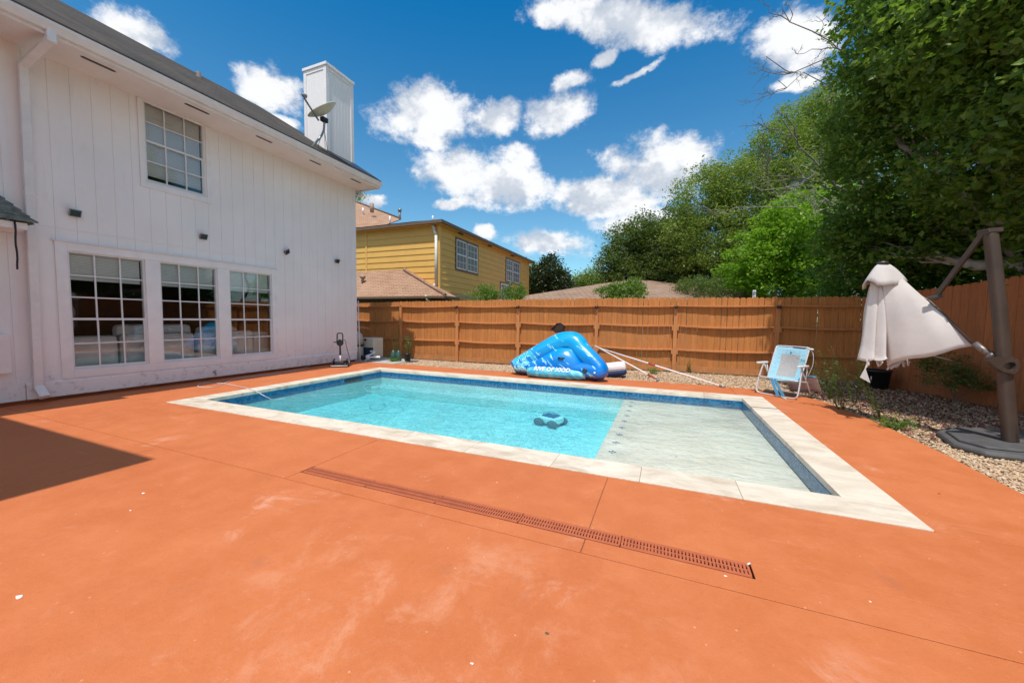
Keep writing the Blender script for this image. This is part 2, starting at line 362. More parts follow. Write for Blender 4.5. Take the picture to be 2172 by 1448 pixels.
M_pebble = mat('river_pebbles', rough=.75, fn=stone_fn((.50, .33, .18), (.60, .44, .28), (.36, .22, .12), (.54, .31, .16)))
M_gravelbase = mat('gravel_soil', (.36, .25, .17), .95, var=.4, vscale=40, bump=(90, .9))
M_grass = mat('yard_grass', (.07, .10, .03), .95, var=.5, vscale=2, bump=(30, 1))
def leaf_mat(name, a, b2, c2, trans=.35, rough=.45):
    m = bpy.data.materials.new(name); m.use_nodes = True; t = NT(m.node_tree); b = t.n['Principled BSDF']
    i = island(t); c = t.ramp(i, (0, a), (.5, b2), (.9, c2), (1, c2)); p = pos(t)
    c = t.mix(t.maprange(t.noise(.9, 3, .5, p), .35, .65, 0, .55), c, [x*.7 for x in b2])
    t.l.new(c, b.inputs['Base Color']); b.inputs['Roughness'].default_value = rough; b.inputs['Specular IOR Level'].default_value = .4
    tl = t.new('ShaderNodeBsdfTranslucent', {'Color': t.mix(.5, c, (.25, .42, .03))})
    ms = t.new('ShaderNodeMixShader', {0: trans, 1: b.outputs[0], 2: tl.outputs[0]}); t.l.new(ms.outputs[0], t.n['Material Output'].inputs[0]); return m
L_dark = leaf_mat('dark_glossy_leaf', (.07, .14, .018), (.12, .22, .03), (.25, .37, .06), .45, .4)
L_bright = leaf_mat('bright_leaf', (.17, .34, .015), (.25, .46, .022), (.38, .58, .045), .52)
L_olive = leaf_mat('olive_leaf', (.17, .22, .035), (.25, .31, .05), (.36, .42, .09), .45)
L_oliveD = leaf_mat('deep_olive_leaf', (.08, .11, .025), (.11, .15, .034), (.17, .21, .055), .38)
L_magn = leaf_mat('magnolia_leaf', (.018, .038, .012), (.03, .055, .018), (.12, .115, .05), .1, .3)
L_bush = leaf_mat('bush_leaf', (.10, .20, .02), (.16, .27, .035), (.30, .38, .10), .4)
L_weed = leaf_mat('weed_leaf', (.07, .12, .03), (.12, .18, .04), (.25, .28, .09), .35)
M_bark = mat('bark', (.14, .095, .06), .95, var=.4, vscale=8, bump=(25, 1))
M_palebark = mat('pale_bark', (.36, .31, .27), .9, var=.3, vscale=8, bump=(30, .8))
M_greybark = mat('grey_bark', (.20, .17, .14), .9, var=.3, vscale=8, bump=(30, .8))

# ------------------------------------------------------------------ ground, deck, pool
OX0, OX1, OY0, OY1 = -7.454, 1.766, 3.397, 8.305
IX0, IX1, IY0, IY1 = -7.105, 1.382, 3.774, 7.971
B = 400
g = MB()
for (a, b) in (((-B, -B), (B, OY0)), ((-B, OY1), (B, B)), ((-B, OY0), (OX0, OY1)), ((OX1, OY0), (B, OY1))):
    g.add([(a[0], a[1], -.16), (b[0], a[1], -.16), (b[0], b[1], -.16), (a[0], b[1], -.16)], [(0, 1, 2, 3)])
struct(g.build('ground', M_grass))
EDGE = [(1.35, 9.27), (1.75, 9.20), (2.2, 9.02), (2.52, 8.73), (2.70, 8.35), (2.80, 7.9), (2.87, 7.2), (2.90, 6.4), (2.90, 5.5), (2.86, 4.7), (2.84, 3.40)]
g = MB(); z1 = 0.0; z0 = -.007; e = .0028
def slab(x0, y0, x1, y1): g.box((x0+e, y0+e, z0), (x1-e, y1-e, z1))
slab(-9.6, -6, -4.97, 2.20); slab(-4.97, -6, 2.85, 2.20)
slab(-9.6, 2.20, -5.40, OY0); slab(-5.40, 2.20, -3.045, OY0)
slab(-3.045, 2.20, -.43, 2.352); slab(-3.045, 2.492, -.43, OY0)
g.box((-.427, 2.203, z0), (2.837, 2.352, z1)); g.box((.515, 2.352, z0), (2.837, 2.492, z1)); g.box((-.427, 2.492, z0), (2.837, OY0-e, z1))
slab(-9.6, OY0, OX0, 9.16); slab(OX0, OY1, -3.6, 9.19); slab(-3.6, OY1, 1.35, 9.27)
g.prism([(1.35+e, OY1+e), (OX1+e, OY1+e), (OX1+e, OY0+e), (2.84, OY0+e)]+[p for p in EDGE[::-1]][1:-1]+[(1.35+e, 9.27)], z0, z1)
struct(g.build('deck', M_deck, bevel=.003))
g = MB(); 
for a, b in (((-9.6, -6), (2.80, 2.352)), ((-9.6, 2.352), (-3.045, 2.492)), ((.515, 2.352), (2.80, 2.492)), ((-9.6, 2.492), (2.80, OY0+.01)), ((-9.6, OY0+.01), (OX0+.01, 9.1)), ((OX0+.01, OY1-.01), (1.6, 9.1))): g.box((a[0], a[1], -.06), (b[0], b[1], -.0075))
g.box((-3.045, 2.352, -.075), (.515, 2.492, -.055))
struct(g.build('deck_base', M_joint))
# coping
g = MB(); e = .0012
def cop(x0, y0, x1, y1): g.box((x0+e, y0+e, -.055), (x1-e, y1-e, .008))
xs = [OX0, -6.5, -5.55, -4.62, -3.72, -2.83, -1.93, -.98, -.16, .63, OX1]
for i in range(len(xs)-1): cop(xs[i], OY0, xs[i+1], IY0)
xs = [OX0, -6.55, -5.6, -4.7, -3.75, -2.9, -1.95, -1.0, -.1, .75, OX1]
for i in range(len(xs)-1): cop(xs[i], IY1, xs[i+1], OY1)
ys = [IY0, 4.6, 5.45, 6.35, 7.2, IY1]
for i in range(5): cop(OX0, ys[i], IX0, ys[i+1]); cop(IX1, ys[i]+.05*(i % 4 > 0), OX1, ys[i+1]+.05*((i+1) % 5 > 0))
struct(g.build('pool_coping', M_trav, bevel=.004))
# basin: tile band and plaster walls are sheets of real thickness
WL, SHX, SHZ, FLZ, T = -.105, -.72, -.215, -.60, .2   # the depths are the ones seen through the surface
g = MB()
for (a, b) in (((IX0-T, IY0-T), (IX1+T, IY0)), ((IX0-T, IY1), (IX1+T, IY1+T)), ((IX0-T, IY0), (IX0, IY1)), ((IX1, IY0), (IX1+T, IY1))):
    g.box((a[0], a[1], FLZ-.1), (b[0], b[1], -.205))
g.box((IX0, IY0, FLZ-.1), (SHX, IY1, FLZ)); 
# bench and steps at the far left
g.box((IX0, IY1-.40, FLZ), (SHX, IY1, -.40))
struct(g.build('pool_basin', M_plaster, bevel=.012))
struct(MB().box((SHX, IY0, FLZ-.1), (IX1, IY1, SHZ)).build('pool_shelf', M_shelf, bevel=.012))
g = MB()
q = .006
for (a, b) in (((IX0-T, IY0-T), (IX1+T, IY0+q)), ((IX0-T, IY1-q), (IX1+T, IY1+T)), ((IX0-T, IY0+q), (IX0+q, IY1-q)), ((IX1-q, IY0+q), (IX1+T, IY1-q))):
    g.box((a[0], a[1], -.2049), (b[0], b[1], -.0555))
struct(g.build('pool_tile_band', M_tile))
# diamond tiles along the edge of the shelf
g = MB()
for k in range(11):
    y = IY0+.14+k*.385
    for (dx, dy) in ((0, 0), (.045, 0), (0, .045), (.045, .045)):
        cx, cy, r = SHX+.17+(dx-dy)*.72, y+(dx+dy-.045)*.72, .021
        g.add([(cx-r, cy, SHZ+.003), (cx, cy-r, SHZ+.003), (cx+r, cy, SHZ+.003), (cx, cy+r, SHZ+.003)], [(0, 1, 2, 3)])
struct(g.build('shelf_edge_tiles', M_tile))
# water: one closed body of absorbing water with a rippled skin
m = bpy.data.materials.new('pool_water'); m.use_nodes = True; t = NT(m.node_tree); t.n.remove(t.n['Principled BSDF']); p = pos(t)
rip = t.math('ADD', t.noise(5.5, 4, .6, scalev(t, p, (1, 1.4, 1)), .8), t.math('MULTIPLY', t.noise(21, 4, .6, p, .5), .42))
bmp = t.new('ShaderNodeBump', {'Strength': .42, 'Distance': .05, 'Height': rip})
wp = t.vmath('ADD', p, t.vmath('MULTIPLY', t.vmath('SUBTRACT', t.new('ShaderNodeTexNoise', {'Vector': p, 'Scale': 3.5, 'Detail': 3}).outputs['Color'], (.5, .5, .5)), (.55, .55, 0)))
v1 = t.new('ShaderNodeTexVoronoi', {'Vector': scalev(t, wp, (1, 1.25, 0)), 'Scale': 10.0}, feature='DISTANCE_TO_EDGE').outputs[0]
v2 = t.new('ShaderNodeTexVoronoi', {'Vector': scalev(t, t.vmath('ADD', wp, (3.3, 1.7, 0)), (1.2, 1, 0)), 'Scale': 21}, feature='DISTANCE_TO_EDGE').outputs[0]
ca = t.maprange(v1, .0, .13, 1, 0, True); cb = t.maprange(v2, .0, .16, .8, 0, True); net = t.math('ADD', ca, cb, clamp=True)  # net of caustic light, painted into the water's tint
caustic_amt = t.maprange(t.new('ShaderNodeSeparateXYZ', {0: p}).outputs[0], -.62, -1.0, .22, 1.0)  # painted caustics fade over the shelf
tc = t.mix(t.math('SUBTRACT', 1.0, t.math('MULTIPLY', t.math('SUBTRACT', 1.0, net), caustic_amt)), (.62, .74, .79), (1, 1, 1))
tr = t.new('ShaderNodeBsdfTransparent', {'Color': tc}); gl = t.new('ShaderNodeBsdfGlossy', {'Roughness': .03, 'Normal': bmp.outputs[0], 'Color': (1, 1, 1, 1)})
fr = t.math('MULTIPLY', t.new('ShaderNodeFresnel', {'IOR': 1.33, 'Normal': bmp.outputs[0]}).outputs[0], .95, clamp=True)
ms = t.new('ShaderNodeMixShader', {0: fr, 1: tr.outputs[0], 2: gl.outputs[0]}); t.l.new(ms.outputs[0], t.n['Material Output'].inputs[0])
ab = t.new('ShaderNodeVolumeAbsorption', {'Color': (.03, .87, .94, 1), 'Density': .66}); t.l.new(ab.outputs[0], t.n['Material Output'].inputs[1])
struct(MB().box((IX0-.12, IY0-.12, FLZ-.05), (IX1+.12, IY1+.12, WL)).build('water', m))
# gravel bed and concrete pad: the bed falls away a little towards the back fence at the left
def zg(x, y):
    a = min(1, max(0, (y-9.3)/2.1)); b = min(1, max(0, (.5-x)/6)); return -.03-.11*a*b
g = MB(); xs = [-12.5+.75*i for i in range(24)]; ys = [9.0+.25*j for j in range(12)]
g.grid([[(x, y, zg(x, y)) for x in xs] for y in ys]); g.box((2.2, -2, -.085), (7.5, 8.999, -.03)); struct(g.build('gravel_bed', M_gravelbase))
struct(MB().box((-10.6, 9.161, -.06), (-7.75, 10.5, -.006)).build('concrete_pad', M_concrete, bevel=.006))

def pebbles():
    rng = np.random.default_rng(3); P = []
    def region(n, x0, x1, y0, y1, s):
        x = rng.uniform(x0, x1, n); y = rng.uniform(y0, y1, n); P.append(np.stack([x, y, np.full(n, s)*rng.uniform(.6, 1.45, n)], 1))
    region(38000, -8.7, 5.2, 9.1, 11.45, .0185); region(40000, 2.3, 6.0, 3.2, 9.1, .0165); region(9000, 2.85, 4.4, 3.0, 6.0, .010)
    P = np.concatenate(P); x, y = P[:, 0], P[:, 1]
    ex = np.array([p[1] for p in EDGE][::-1]); ev = np.array([p[0] for p in EDGE][::-1]); lim = np.interp(y, ex, ev)
    back = np.where(x < -3.6, 9.20, 9.28); jit = rng.uniform(0, .05, len(x))
    keep = ((y > back+jit) | ((x > lim+jit) & (y < 9.28)) | ((x > 1.4) & (y < 9.28) & (x > lim+jit))) & (y < 11.43) & (x < 4.67+(11.55-y)*.29)
    keep &= ~((x < -7.70) & (y < 10.52))
    P = P[keep]; N = len(P)
    o = np.array([(1,0,0),(-1,0,0),(0,1,0),(0,-1,0),(0,0,1),(0,0,-1)], float)
    f = np.array([(0,2,4),(2,1,4),(1,3,4),(3,0,4),(2,0,5),(1,2,5),(3,1,5),(0,3,5)])
    sc = np.stack([rng.uniform(.7, 1.3, N), rng.uniform(.5, 1.0, N), rng.uniform(.35, .7, N)], 1)*P[:, 2:3]
    a = rng.uniform(0, 6.28, N); V = o[None]*sc[:, None]; V = V*(1+rng.uniform(-.25, .25, (N, 6, 1)))
    tl = rng.uniform(-.6, .6, N); zz = V[:, :, 2]+V[:, :, 0]*np.sin(tl)[:, None]
    X = V[:, :, 0]*np.cos(a)[:, None]-V[:, :, 1]*np.sin(a)[:, None]+P[:, 0:1]; Y = V[:, :, 0]*np.sin(a)[:, None]+V[:, :, 1]*np.cos(a)[:, None]+P[:, 1:2]
    zb = np.array([zg(a_, b_) for a_, b_ in P[:, :2]])[:, None]
    Z = zz+zb+P[:, 2:3]*rng.uniform(.1, 1.1, (N, 1))
    V = np.stack([X, Y, Z], 2).reshape(-1, 3); Fi = (f[None]+(np.arange(N)*6)[:, None, None]).reshape(-1, 3)
    return rawmesh('gravel', V, Fi, M_pebble)
def rawmesh(name, V, Fi, m, parent=None, smooth=False):
    me = bpy.data.meshes.new(name); n = len(Fi); k = Fi.shape[1]
    if parent is not None:
        T = Vector((0, 0, 0)); off = parent
        while off is not None: T += off.location; off = off.parent
        V = V-np.array(T)
    me.vertices.add(len(V)); me.vertices.foreach_set('co', V.astype(np.float32).ravel())
    me.loops.add(n*k); me.loops.foreach_set('vertex_index', Fi.astype(np.int32).ravel())
    me.polygons.add(n); me.polygons.foreach_set('loop_start', np.arange(n, dtype=np.int32)*k)
    me.polygons.foreach_set('use_smooth', [smooth]*n); me.materials.append(m); me.update(calc_edges=True)
    o = bpy.data.objects.new(name, me); C.objects.link(o)
    if parent is not None: o.parent = parent
    return o
struct(pebbles(), 'stuff', 'tan and brown river gravel along the fence')

# ------------------------------------------------------------------ vegetation tools
def leafmesh(name, Pn, size, m, parent, rng, drop=.25, wid=.5, up=.4):
    """one small folded blade per point"""
    N = len(Pn); d = rng.normal(size=(N, 3)); d[:, 2] = d[:, 2]*.6-drop; d /= np.linalg.norm(d, axis=1, keepdims=True)
    n = rng.normal(size=(N, 3))*.75+np.array([0, 0, up*2]); s = np.cross(d, n); s /= np.linalg.norm(s, axis=1, keepdims=True)+1e-9
    n = np.cross(s, d); L = size*rng.uniform(.45, 1.4, (N, 1)); w = L*wid*rng.uniform(.8, 1.15, (N, 1))*.5
    a = Pn; b = Pn+d*L*.5+s*w+n*L*.08; c = Pn+d*L; e = Pn+d*L*.5-s*w+n*L*.08
    V = np.stack([a, b, c, e], 1).reshape(-1, 3); i = np.arange(N)[:, None]*4
    Fi = np.concatenate([i+np.array([[0, 1, 2]]), i+np.array([[0, 2, 3]])], 1).reshape(-1, 3)
    return rawmesh(name, V, Fi, m, parent)
def clumps(blobs, n, rng, shell=.45):
    """clump centres in a union of ellipsoids, more of them near the skin"""
    vol = np.array([b[1][0]*b[1][1]*b[1][2] for b in blobs])**(2/3); pr = vol/vol.sum(); out = []
    for k in rng.choice(len(blobs), n, p=pr):
        c, r = blobs[k]; d = rng.normal(size=3); d /= np.linalg.norm(d); q = rng.uniform(shell**3, 1)**(1/3)
        q *= 1+.16*math.sin(d[0]*5+k)+.12*math.sin(d[2]*7+2*k)+rng.normal()*.05
        out.append(np.array(c)+d*np.array(r)*q)
    return np.array(out)
def branchy(mb, a, b, r0, r1, rng, wob=.12, seg=5, n=6):
    a, b = np.array(a, float), np.array(b, float); L = np.linalg.norm(b-a); pts = [a+(b-a)*k/seg+(rng.normal(size=3)*wob*L/seg if 0 < k < seg else 0)+np.array([0, 0, -.04*L*math.sin(math.pi*k/seg)]) for k in range(seg+1)]
    mb.tube(pts, [r0+(r1-r0)*k/seg for k in range(seg+1)], n, cap=False); return pts
def tree(name, label, base, blobs, leafm, bark, nclump, per, spread, lsize, seed, trunk_r=.16, cat='tree', group=None, flat=.6, wid=.5, drop=.25, fork=None, up=.4, twig=True, shell=.45):
    rng = np.random.default_rng(seed); root = thing(name, label, cat, base, group)
    cl = clumps(blobs, nclump, rng, shell)
    P = (cl[:, None]+rng.normal(size=(nclump, per, 3))*np.array([spread, spread, spread*flat])).reshape(-1, 3)
    P = P[P[:, 2] > .3]
    leafmesh('crown', P, lsize, leafm, root, rng, drop, wid, up)
    mb = MB(); cen = np.mean([b[0] for b in blobs], axis=0); low = min(b[0][2]-b[1][2]*.4 for b in blobs)
    fork = np.array(fork if fork is not None else (base[0]*.7+cen[0]*.3, base[1]*.7+cen[1]*.3, max(.8, low)))
    branchy(mb, base, fork, trunk_r, trunk_r*.75, rng, .1, 5, 10)
    for (c, r) in blobs:
        pts = branchy(mb, fork, c, trunk_r*.62, trunk_r*.14, rng, .22, 7, 7)
        if twig:
            near = cl[np.argsort(np.linalg.norm((cl-np.array(c))/np.array(r), axis=1))[:22]]
            for q in near[::2]: branchy(mb, pts[rng.integers(3, 8)], q, trunk_r*.16, trunk_r*.03, rng, .2, 4, 4)
    mb.build('trunk', bark, root)
    return root
def pb(u, v, d, r, rz=None, rd=None):
    """an ellipsoid of foliage of r photo pixels at depth d"""
    k = d/FPX; return (tuple(at(u, v, d=d)), (r*k, (rd or r)*k, (rz or r)*k))

# ------------------------------------------------------------------ the white house
WX, WY0, WY1, GX = -9.22, -.6, 9.20, -8.30          # wall plane, its ends, outer edge of the gutter
ZS, ZE = 5.455, 5.60                                   # soffit, eave
RX, RZ = -12.5, 8.25                                  # ridge
hs = thing('white_house', 'two storey house clad in white grooved siding, left of the pool', 'house', (WX-3, 4, 0))
WINS = [(2.97, 3.96), (4.19, 5.20), (5.45, 6.44)]; WZ = (.47, 2.46); UW = (4.05, 5.04, 3.95, 5.46)
def wall_with_holes():
    mb = MB()
    holes = [(a, b, WZ[0], WZ[1]) for a, b in WINS]+[UW]
    # backing sheet in strips round the openings, then grooved boards of real depth on it
    def rects(y0, y1, z0, z1, hh):
        ys = sorted({y0, y1}|{h[i] for h in hh for i in (0, 1) if y0 < h[i] < y1}); out = []
        for a, b in zip(ys, ys[1:]):
            cut = sorted([(h[2], h[3]) for h in hh if h[0] < (a+b)/2 < h[1]]); z = z0
            for c0, c1 in cut:
                if c1 <= z0 or c0 >= z1: continue
                if c0 > z: out.append((a, z, b, min(c0, z1)))
                z = max(z, c1)
            if z < z1: out.append((a, z, b, z1))
        return out
    for (a, z, b, c) in rects(WY0, WY1, .07, ZS+.3, holes): mb.box((WX-.12, a, z), (WX-.0065, b, c))
    for (zz0, zz1, ph) in ((.30, 2.805, 0), (2.815, ZS+.02, .0)):
        y = WY0
        k = 0
        while y < WY1-.02:
            w = .247 if zz0 > 1 else .247
            y1 = min(y+w-.006, WY1)
            for (a, z, b, c) in rects(y, y1, zz0, zz1, holes): mb.box((WX-.0075, a, z), (WX, b, c))
            y += w
    return mb
wall_with_holes().build('wall', M_white, hs)
mb = MB(); mb.box((-16, WY1-.12, .07), (WX-.121, WY1, ZS+.3)); mb.box((-16, WY1+.001, .07), (WX, WY1+.012, ZS))
mb.box((WX+.0005, WY1-.09, .30), (WX+.02, WY1+.03, ZS)); mb.build('end_wall', M_white, hs)
MB().prism([(WX+.001, .06), (WX+.030, .06), (WX+.034, .30), (WX+.001, .325)], -WY1, -2.45, Matrix(((1,0,0,0),(0,0,-1,0),(0,1,0,0),(0,0,0,1)))).build('skirt_board', M_white, hs, bevel=.004)
MB().box((WX+.001, WY0, .06), (WX+.012, 2.44, .34)).build('skirt_board', M_white, hs)
MB().box((WX-.3, WY0, -.03), (WX-.06, WY1, .069)).build('foundation', M_joint, hs)
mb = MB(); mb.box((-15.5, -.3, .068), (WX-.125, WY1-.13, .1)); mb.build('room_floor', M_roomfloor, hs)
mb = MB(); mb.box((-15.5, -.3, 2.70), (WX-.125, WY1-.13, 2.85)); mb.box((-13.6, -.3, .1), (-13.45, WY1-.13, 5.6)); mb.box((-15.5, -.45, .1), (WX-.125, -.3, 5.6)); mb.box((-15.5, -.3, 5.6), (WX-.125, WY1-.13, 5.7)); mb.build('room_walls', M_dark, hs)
# soffit, fascia, gutter, roof
YF0, YF1 = -.05, 9.42
MB().box((-8.42, WY0, ZS), (WX-.01, YF1-.04, ZS+.02)).build('soffit', M_soffit, hs)
MB().box((WX-.01, WY1+.013, ZS), (-16, YF1-.04, ZS+.02)).build('soffit', M_soffit, hs)
MB().box((-8.419, WY0, ZS-.03), (-8.39, YF1, ZE-.02)).box((-8.42, YF1-.03, ZS-.03), (-16, YF1, ZE-.02)).build('fascia', M_gutter, hs)
gp = [(-8.389, ZS+.02), (-8.335, ZS+.02), (-8.32, ZS+.055), (-8.293, ZS+.10), (-8.285, ZE+.005), (-8.30, ZE+.005), (-8.305, ZS+.105), (-8.33, ZS+.06), (-8.34, ZS+.032), (-8.389, ZS+.032)]
MB().prism(gp, -YF1, -WY0, Matrix(((1,0,0,0),(0,0,-1,0),(0,1,0,0),(0,0,0,1)))).build('gutter', M_gutter, hs)
sl = (RZ-ZE)/(RX-GX)
mb = MB(); hx, hy = RX, YF1+.03-4.2
def rp(x, y, dz=0): return (x, y, ZE+sl*(x-GX)+dz)
e0 = -8.36
V = [rp(e0, WY0-8), rp(e0, YF1+.03), (RX, hy+3.2, RZ-.035), (RX, WY0-8, RZ-.035), (-16.6, YF1+.03, ZE), (-16.6, WY0-8, ZE)]
V2 = [(x, y, z+.035) for x, y, z in V]
mb.add(V+V2, [(6, 7, 8, 9), (7, 10, 8), (8, 10, 11, 9), (0, 3, 2, 1), (1, 2, 4), (2, 3, 5, 4), (0, 1, 7, 6), (1, 4, 10, 7)])
mb.build('roof', M_shgrey, hs)
for i, (a, b) in enumerate(((3.07, 3.43), (4.44, 4.81), (5.78, 6.11), (7.14, 7.44), (8.5, 8.86))):
    MB().prism([(-8.66, a), (-8.63, a-.03), (-8.60, a), (-8.60, b), (-8.63, b+.03), (-8.66, b)], ZS-.006, ZS+.001).build('soffit_vent', M_black, hs)
# trim
def frame(name, m, y0, y1, z0, z1, w, x0, x1, parent, bw=None, tw=None, bevel=.004):
    bw = w if bw is None else bw; tw = w if tw is None else tw; mb = MB()
    mb.box((x0, y0, z0), (x1, y0+w, z1)); mb.box((x0, y1-w, z0), (x1, y1, z1))
    mb.box((x0, y0+w, z0), (x1-.0005, y1-w, z0+bw)); mb.box((x0, y0+w, z1-tw), (x1-.0005, y1-w, z1)); return mb.build(name, m, parent, bevel=bevel)
tb = frame('window_trim', M_trim, 2.83, 6.57, .335, 2.60, .135, WX+.0005, WX+.024, hs)
for a, b in ((3.965, 4.185), (5.205, 5.445)): MB().box((WX+.0005, a, .471), (WX+.0235, b, 2.463)).build('window_trim', M_trim, hs, bevel=.004)
mb = MB(); mb.box((WX+.0005, 2.80, 2.601), (WX+.045, 6.60, 2.615)); mb.build('drip_cap', M_trim, hs)
frame('window_trim', M_trim, 3.955, 5.15, 3.83, ZS-.002, .09, WX+.0005, WX+.024, hs, bw=.115, tw=.045)
def window(y0, y1, z0, z1, zmeet, cols, rows_top, rows_bot, blind_z, parent, x=WX, bot_label=None):
    fr = frame('window', M_sash, y0+.001, y1-.001, z0+.001, z1-.001, .022, x-.085, x-.004, parent, bevel=0)
    mb = MB(); xt, xb = x-.045, x-.028; g = .011
    for (a, b, rows, xx) in ((zmeet, z1-.022, rows_top, xt), (z0+.022, zmeet, rows_bot, xb)):
        for k in range(1, cols): y = y0+(y1-y0)*k/cols; mb.box((xx-.010, y-g, a), (xx+.010, y+g, b))
        for k in range(1, rows): z = a+(b-a)*k/rows; mb.box((xx-.0102, y0+.022, z-g), (xx+.0102, y1-.022, z+g))
    mb.box((xb-.02, y0+.022, zmeet-.020), (xb+.016, y1-.022, zmeet+.018)); mb.box((xb-.014, y0+.022, z0+.022), (xb+.0141, y1-.022, z0+.05))
    mb.box((xb-.013, y1-.042, z0+.05), (xb+.0135, y1-.022, zmeet-.02))
    c = mb.build('muntin', M_sash, fr)
    p1 = MB().box((xt-.003, y0+.02, zmeet-.01), (xt, y1-.02, z1-.02)).build('pane', M_glass, fr)
    p2 = MB().box((xb-.006, y0+.02, z0+.02), (xb-.003, y1-.02, zmeet)).build('pane', M_glass, fr)
    if blind_z is not None:
        b = MB().box((x-.102, y0+.012, blind_z+.03), (x-.090, y1-.04, z1-.03)).build('blind', M_blind, fr)
        MB().box((x-.108, y0+.012, blind_z), (x-.087, y1-.04, blind_z+.075)).build('blind_rail', M_blindrail, fr); MB().box((x-.115, y0+.01, z1-.05), (x-.087, y1-.03, z1-.005)).build('blind_headrail', M_blindrail, fr)
    return fr
for i, (a, b) in enumerate(WINS): window(a, b, WZ[0], WZ[1], 1.33, 3, 3, 2, 1.99, hs)
window(*UW, 4.72, 3, 2, 2, 4.09, hs)
# broken slat corner and the dark opening under the upper blind are left of the first column
# downspout
mb = MB(); 
mb.bar((-8.36, 2.66, ZS+.07), (-8.36, 2.66, ZS-.13), .10, .08, (1, 0, 0)); mb.bar((-8.36, 2.66, ZS-.07), (-9.13, 2.60, ZS-.30), .10, .08, (1, 0, 0)); mb.bar((-9.13, 2.60, ZS-.24), (-9.13, 2.55, .22), .10, .08, (1, 0, 0)); mb.bar((-9.13, 2.55, .26), (-8.98, 2.57, .10), .11, .085, (1, 0, 0))
for z in (3.2, 1.0): mb.box((-9.176, 2.50+.012*z/1, z), (-9.084, 2.61+.012*z/1, z+.03))
mb.build('downspout', M_gutter, hs, bevel=.012)
# little porch roof at the far left
mb = MB(); A = [(-9.215, 1.2, 3.24), (-9.215, 2.22, 3.24), (-8.62, 2.50, 2.74), (-8.62, 1.2, 2.74)]
for k in range(6):
    f0, f1 = k/6, (k+1)/6
    L0 = Vector(A[0]).lerp(Vector(A[3]), f0); L1 = Vector(A[0]).lerp(Vector(A[3]), f1+.02); Q0 = Vector(A[1]).lerp(Vector(A[2]), f0); Q1 = Vector(A[1]).lerp(Vector(A[2]), f1+.02); u = Vector((0, 0, .022))
    mb.add([L0, Q0, Q1+u*.4, L1+u*.4, L0+u*.2, Q0+u*.2, Q1+u*1.5, L1+u*1.5], [(4, 7, 6, 5), (3, 2, 6, 7), (1, 5, 6, 2), (0, 1, 2, 3)])
mb.add([(-9.215, 2.22, 3.2), (-8.63, 2.48, 2.72), (-9.215, 2.44, 2.72)], [(0, 1, 2)])
mb.build('porch_roof', mat('green_grey_shingle', (.17, .18, .155), .9, var=.5, vscale=14, bump=(50, .8)), hs)
MB().box((-9.21, 1.2, 2.63), (-8.67, 2.42, 2.725)).build('porch_fascia', M_trim, hs, bevel=.005)
mb = MB(); mb.box((WX+.001, 1.75, .50), (WX+.09, 2.31, 1.10)); mb.build('service_panel', M_trim, hs, bevel=.01)
mb = MB(); mb.tube([(WX+.03, 5.05, .17), (WX+.09, 5.05, .17), (WX+.12, 5.05, .11)], .014, 8); mb.lathe([(.0, 0), (.028, .0), (.028, .008), (0, .008)], (WX+.09, 5.05, .205), 10); mb.build('hose_tap', M_metalgrey, hs)
mb = MB(); mb.tube([(WX+.01, 2.71, .40), (WX+.07, 2.71, .36)], .02, 8); mb.build('pipe_stub', M_trim, hs)
# vent pipe on the roof
q = at(422, 172, d=1); d = (q-Vector((0, 0, EYE))); x = -11.6; k = x/d.x; vp = Vector((0, 0, EYE))+d*k
MB().tube([(vp.x, vp.y, vp.z-.5), (vp.x, vp.y, vp.z+.22)], .05, 10).build('vent_pipe', mat('rust_pipe', (.16, .12, .10), .8, var=.5, vscale=20), hs)
# chimney
cx0, cx1, cy0, cy1, cz = -10.28, -9.40, 8.36, 9.36, 8.74
mb = MB(); mb.box((cx0, cy0, 5.6), (cx1, cy1, cz))
ch = mb.build('chimney', M_white, hs)
mb = MB(); tw = .09; o = .018
for (a, b) in ((cx0-o, cx0+tw), (cx1-tw, cx1+o)):
    for (c, d_) in ((cy0-o, cy0+tw), (cy1-tw, cy1+o)): MB().box((a, c, 5.6), (b, d_, cz-.001)).build('corner_board', M_trim, ch)
mb.box((cx0+tw, cy0-o+.002, cz-.10), (cx1-tw, cy0+.01, cz-.001)); mb.box((cx1-.01, cy0+tw, cz-.10), (cx1+o-.002, cy1-tw, cz-.001))
for k in range(1, 7): 
    y = cy0+tw+(cy1-cy0-2*tw)*k/7; mb.box((cx1-.01, y-.006, 5.7), (cx1+.0025, y+.006, cz-.11))
    x = cx0+tw+(cx1-cx0-2*tw)*k/7; mb.box((x-.006, cy0-.0025, 5.7), (x+.006, cy0+.01, cz-.11))
mb.build('groove_trim', M_trim, ch)
MB().box((cx0-.045, cy0-.045, cz), (cx1+.045, cy1+.045, cz+.085)).build('chimney_cap', M_trim, ch, bevel=.008)
cc = ((cx0+cx1)/2+.02, (cy0+cy1)/2, cz+.085)
MB().lathe([(.20, 0), (.20, .08), (.32, .08), (.33, .12), (.31, .15), (.0, .17)], cc, 20).build('flue', mat('flue_metal', (.20, .17, .15), .6, metal=.4, var=.4, vscale=10), ch)
MB().prism([(-8.5, 8.3), (-8.45, 9.40), (-9.35, 9.42), (-9.38, 8.3)], 0, .012, Matrix(((1,0,0,0),(0,1,0,0),(sl,0,1,ZE-sl*GX+.037),(0,0,0,1)))).build('roof_flashing', M_black, hs)
# the rear wing (it throws the shade on the deck at the left)
mb = MB(); mb.box((-15.9, -7, .07), (-5.1, -1.0, ZS)); mb.build('wing_wall', M_white, hs)
mb = MB(); mb.box((-8.3, -8.4, ZS+.05), (-4.27, -.385, ZS+.20)); mb.build('wing_eave', M_soffit, hs)
